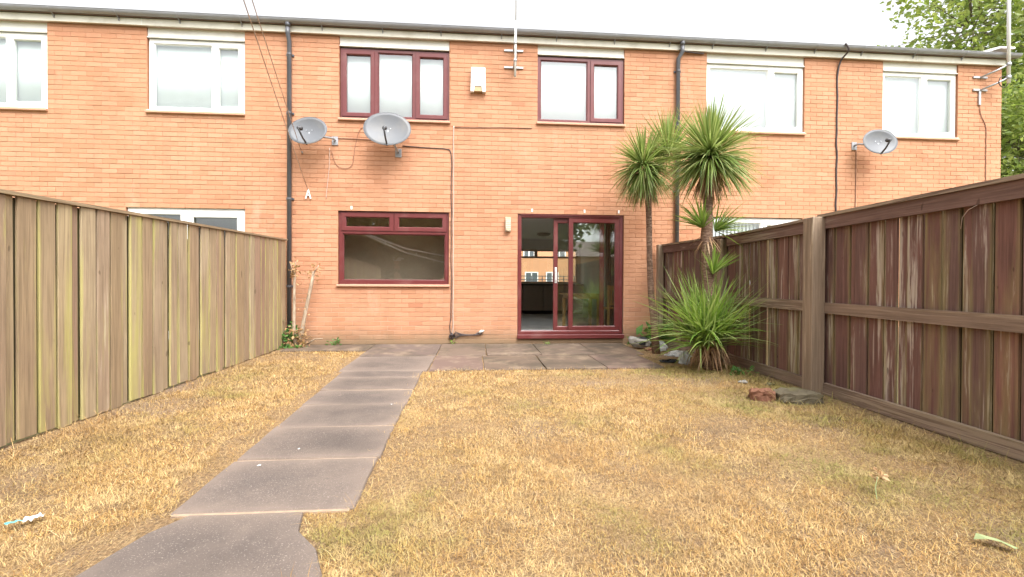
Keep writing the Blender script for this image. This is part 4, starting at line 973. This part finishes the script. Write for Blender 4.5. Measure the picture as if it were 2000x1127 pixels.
# ------------------------------------------------------------------ trees
def tree(name, label, base, trunk_h, blobs, nclump, nleaf, size, mat, group='trees around the terrace', cs=.35):
    t_ = empty(name, base, label, 'tree', group); bx0 = Vector(base); b = MB()
    topp = bx0+Vector((random.uniform(-.3,.3), random.uniform(-.3,.3), trunk_h)); r0 = .05+trunk_h*.035
    b.tube([bx0-Vector((0,0,.2)), bx0.lerp(topp,.5)+Vector((.08,.05,0)), topp], [r0, r0*.75, r0*.55], 10)
    lv = MB()
    for bb in blobs:
        c_ = Vector(bb[:3]); rr = Vector(bb[3:])
        b.tube([topp-Vector((0,0,.4)), topp.lerp(c_,.55)+Vector((random.uniform(-.3,.3),random.uniform(-.3,.3),.1)), c_], [r0*.5, r0*.3, r0*.12], 7)
        for _ in range(nclump):
            d = Vector((random.gauss(0,1), random.gauss(0,1), random.gauss(0,1))).normalized(); q = random.uniform(.35, 1.05)
            p = c_+Vector((d.x*rr.x*q, d.y*rr.y*q, d.z*rr.z*q))
            if random.random() < .25: b.tube([c_.lerp(p,.15), c_.lerp(p,.6)+Vector((0,0,.1)), p], [r0*.10, r0*.06, .008], 5)
            leaf_blob(lv, p, nleaf, (cs, cs, cs*.55), size, .65)
    b.build('trunk', M['bark'], t_, True); lv.build('crown', mat, t_)
    return t_
tree('broadleaf_tree', 'tall light green tree rising behind the right end of the terrace', (19.5, 9.5, 0), 5.0,
     [(19.6,9,11.2,3.4,2.6,3.0), (22.5,9.5,12.5,3.4,2.6,3.2), (20.5,8.5,8.4,3.0,2.4,2.2), (23.5,8.5,8.5,3.0,2.4,2.6)], 140, 26, .24, M['tree_leaf'], cs=.42)
tree('broadleaf_tree', 'lower dense green tree beside the gable at the far right', (17.8, 5.2, 0), 1.8,
     [(16.4,5.0,5.0,1.9,1.8,2.4), (17.8,4.5,3.0,2.4,2.0,2.2), (16.6,5.5,2.6,1.6,1.6,1.8), (18.2,5.0,6.4,2.2,2.0,2.0)], 190, 26, .17, M['tree_leaf'], cs=.32)
for lb, bs, h_, bl2 in (
    ('dark tree behind the camera, left one, mirrored in the lower maroon window', (-6.0,-17.5,-.25), 2.5, [(-6.5,-17,4.4,2.6,2.0,2.2), (-4.2,-18,3.6,2.0,1.8,2.2), (-7.2,-17.5,2.4,2.2,1.6,1.8), (-4.6,-17.5,2.0,1.8,1.5,1.6), (-8.8,-18,3.6,2.0,1.8,2.4)]),
    ('dark tree behind the camera, middle one, mirrored in the lower maroon window', (-1.6,-18.5,-.25), 2.4, [(-2.0,-18.5,4.0,2.0,1.8,2.4), (-.2,-18.5,3.6,1.8,1.6,2.2), (-3.2,-18,2.2,1.6,1.4,1.5)]),
    ('dark tree behind the camera, right one, mirrored in the patio door', (3.0,-15.5,-.25), 3.0, [(2.6,-15.5,6.6,1.7,1.6,2.0), (3.9,-15.5,4.6,1.7,1.6,1.8), (2.2,-15.5,3.4,1.7,1.6,1.4)])):
    tree('garden_tree', lb, bs, h_, bl2, 150, 22, .34, M['dark_leaf'], 'trees beyond the foot of the garden', .4)

# ------------------------------------------------------------------ brick houses across the street and behind
def far_house(x0, x1, yf, yb, face, h_, wins, label, roof=True, cols=None):
    hb = empty('brick_house', ((x0+x1)/2, (yf+yb)/2, -.3), label, 'house')
    MB().box(x0, x1, min(yf, yb), max(yf, yb), -.4, h_).build('wall', M['far_brick'], hb)
    ym = (yf+yb)/2; lo, hi = min(yf, yb)-.25, max(yf, yb)+.25
    MB().extr([(lo, h_+.002), (hi, h_+.002), (ym, h_+1.6)], 'x', x0-.2, x1+.2).build('roof', M['roof'], hb)
    s_ = -1 if face < 0 else 1
    for a, b_, c, d in wins:
        w_ = MB().ring(a, b_, c, d, .07, yf-.05, yf+.02) if s_ < 0 else MB().box(a, b_, yf, yf+.04, c, d)
        w_ = w_.box((a+b_)/2-.035, (a+b_)/2+.035, yf-.03 if s_ < 0 else yf+.041, yf-.003 if s_ < 0 else yf+.05, c+.07, d-.07).build('window', M['white_pvc'], hb)
        MB().box(a+.06, b_-.06, *((yf-.02, yf-.012) if s_ < 0 else (yf+.042, yf+.046)), c+.06, d-.06).build('pane', M['far_pane'], w_)
    return hb
M['far_brick'] = plain('far_orange_brick', (.50,.26,.14), .9, .12, 1.5)
M['far_pane'] = plain('far_dark_pane', (.10,.12,.13), .1, .1)
far_house(-4, 14, 24, 31, -1, 5.2, [(3.42,4.36,1.15,1.9), (4.9,5.8,1.15,1.9), (1.6,2.5,1.15,1.9), (3.3,4.1,2.9,3.55), (5.4,6.3,2.9,3.9), (1.2,2.1,2.9,3.9), (7.5,8.4,1.1,1.9), (7.5,8.4,2.9,3.9)],
          'orange brick house across the street seen through the kitchen window')
rl = empty('street_railing', (3, 14, 0), 'dark railing across the street seen through the kitchen window', 'railing')
for zz_ in (1.25, 1.42): MB().box(-1, 8, 14, 14.04, zz_-.02, zz_+.02).build('rail', M['dark_metal'], rl)
for k_ in range(18): MB().box(-1+k_*.52, -.96+k_*.52, 14.005, 14.035, 0, 1.40).build('post', M['dark_metal'], rl)
far_house(5, 15, -30, -37, 1, 3.4, [(7,8,1.0,2.0), (10,11,1.0,2.0), (13,14,1.0,2.0)], 'brick house far behind the camera mirrored in the patio door')
gw = empty('garden_wall', (-3.5, -25, -.4), 'brick wall with pale coping behind the camera mirrored in the lower maroon window', 'wall')
def gwall(z0, z1, hw, mat, name):
    A, B = Vector((-4.05, -16)), Vector((-2.9, -35)); d = (B-A).normalized(); n_ = Vector((d.y, -d.x)); v = []
    for z in (z0, z1):
        for P in (A-n_*hw, B-n_*hw, B+n_*hw, A+n_*hw): v.append((P.x, P.y, z))
    MB().add(v, [(0,1,2,3),(7,6,5,4),(0,4,5,1),(1,5,6,2),(2,6,7,3),(3,7,4,0)]).build(name, mat, gw)
gwall(-.8, 2.2, .12, M['far_brick'], 'brickwork_face'); gwall(2.201, 2.38, .2, M['panel'], 'coping')
wl = empty('washing_line', (-3.8, -8, 2.7), 'white washing lines behind the camera mirrored in the lower maroon window', 'washing line')
for k_, ze in enumerate((2.41, 2.08)):
    MB().tube([(-3.8,-8,2.74-.04*k_), (-2.9,-11.4,(2.74+ze)/2-.10), (-1.5,-15.3,ze)], .020, 6).build('line', M['alarm'], wl, True)
for q in (.2, .55, .8): MB().cbox(-3.8+2.3*q-.02, -3.8+2.3*q+.02, -8-7.3*q-.02, -8-7.3*q+.02, 2.70-.66*q-.12, 2.70-.66*q+.02, .004).build('peg', M['alarm'], wl)
fb = empty('rear_fence', (1.2, -9.1, gz(-9.1)), 'grey-green rear fence behind the camera mirrored in the patio door', 'fence')
for k_ in range(28): MB().box(-.75+k_*.145, -.75+k_*.145+.138, -9.12-.01*(k_ % 2), -9.10-.01*(k_ % 2), -.12, 1.6+random.uniform(-.01,.01)).build('plank', M['wood_l'], fb)
for zz_ in (.4, 1.3): MB().box(-.75, 3.3, -9.099, -9.05, zz_-.04, zz_+.04).build('rail', M['wood_post'], fb)
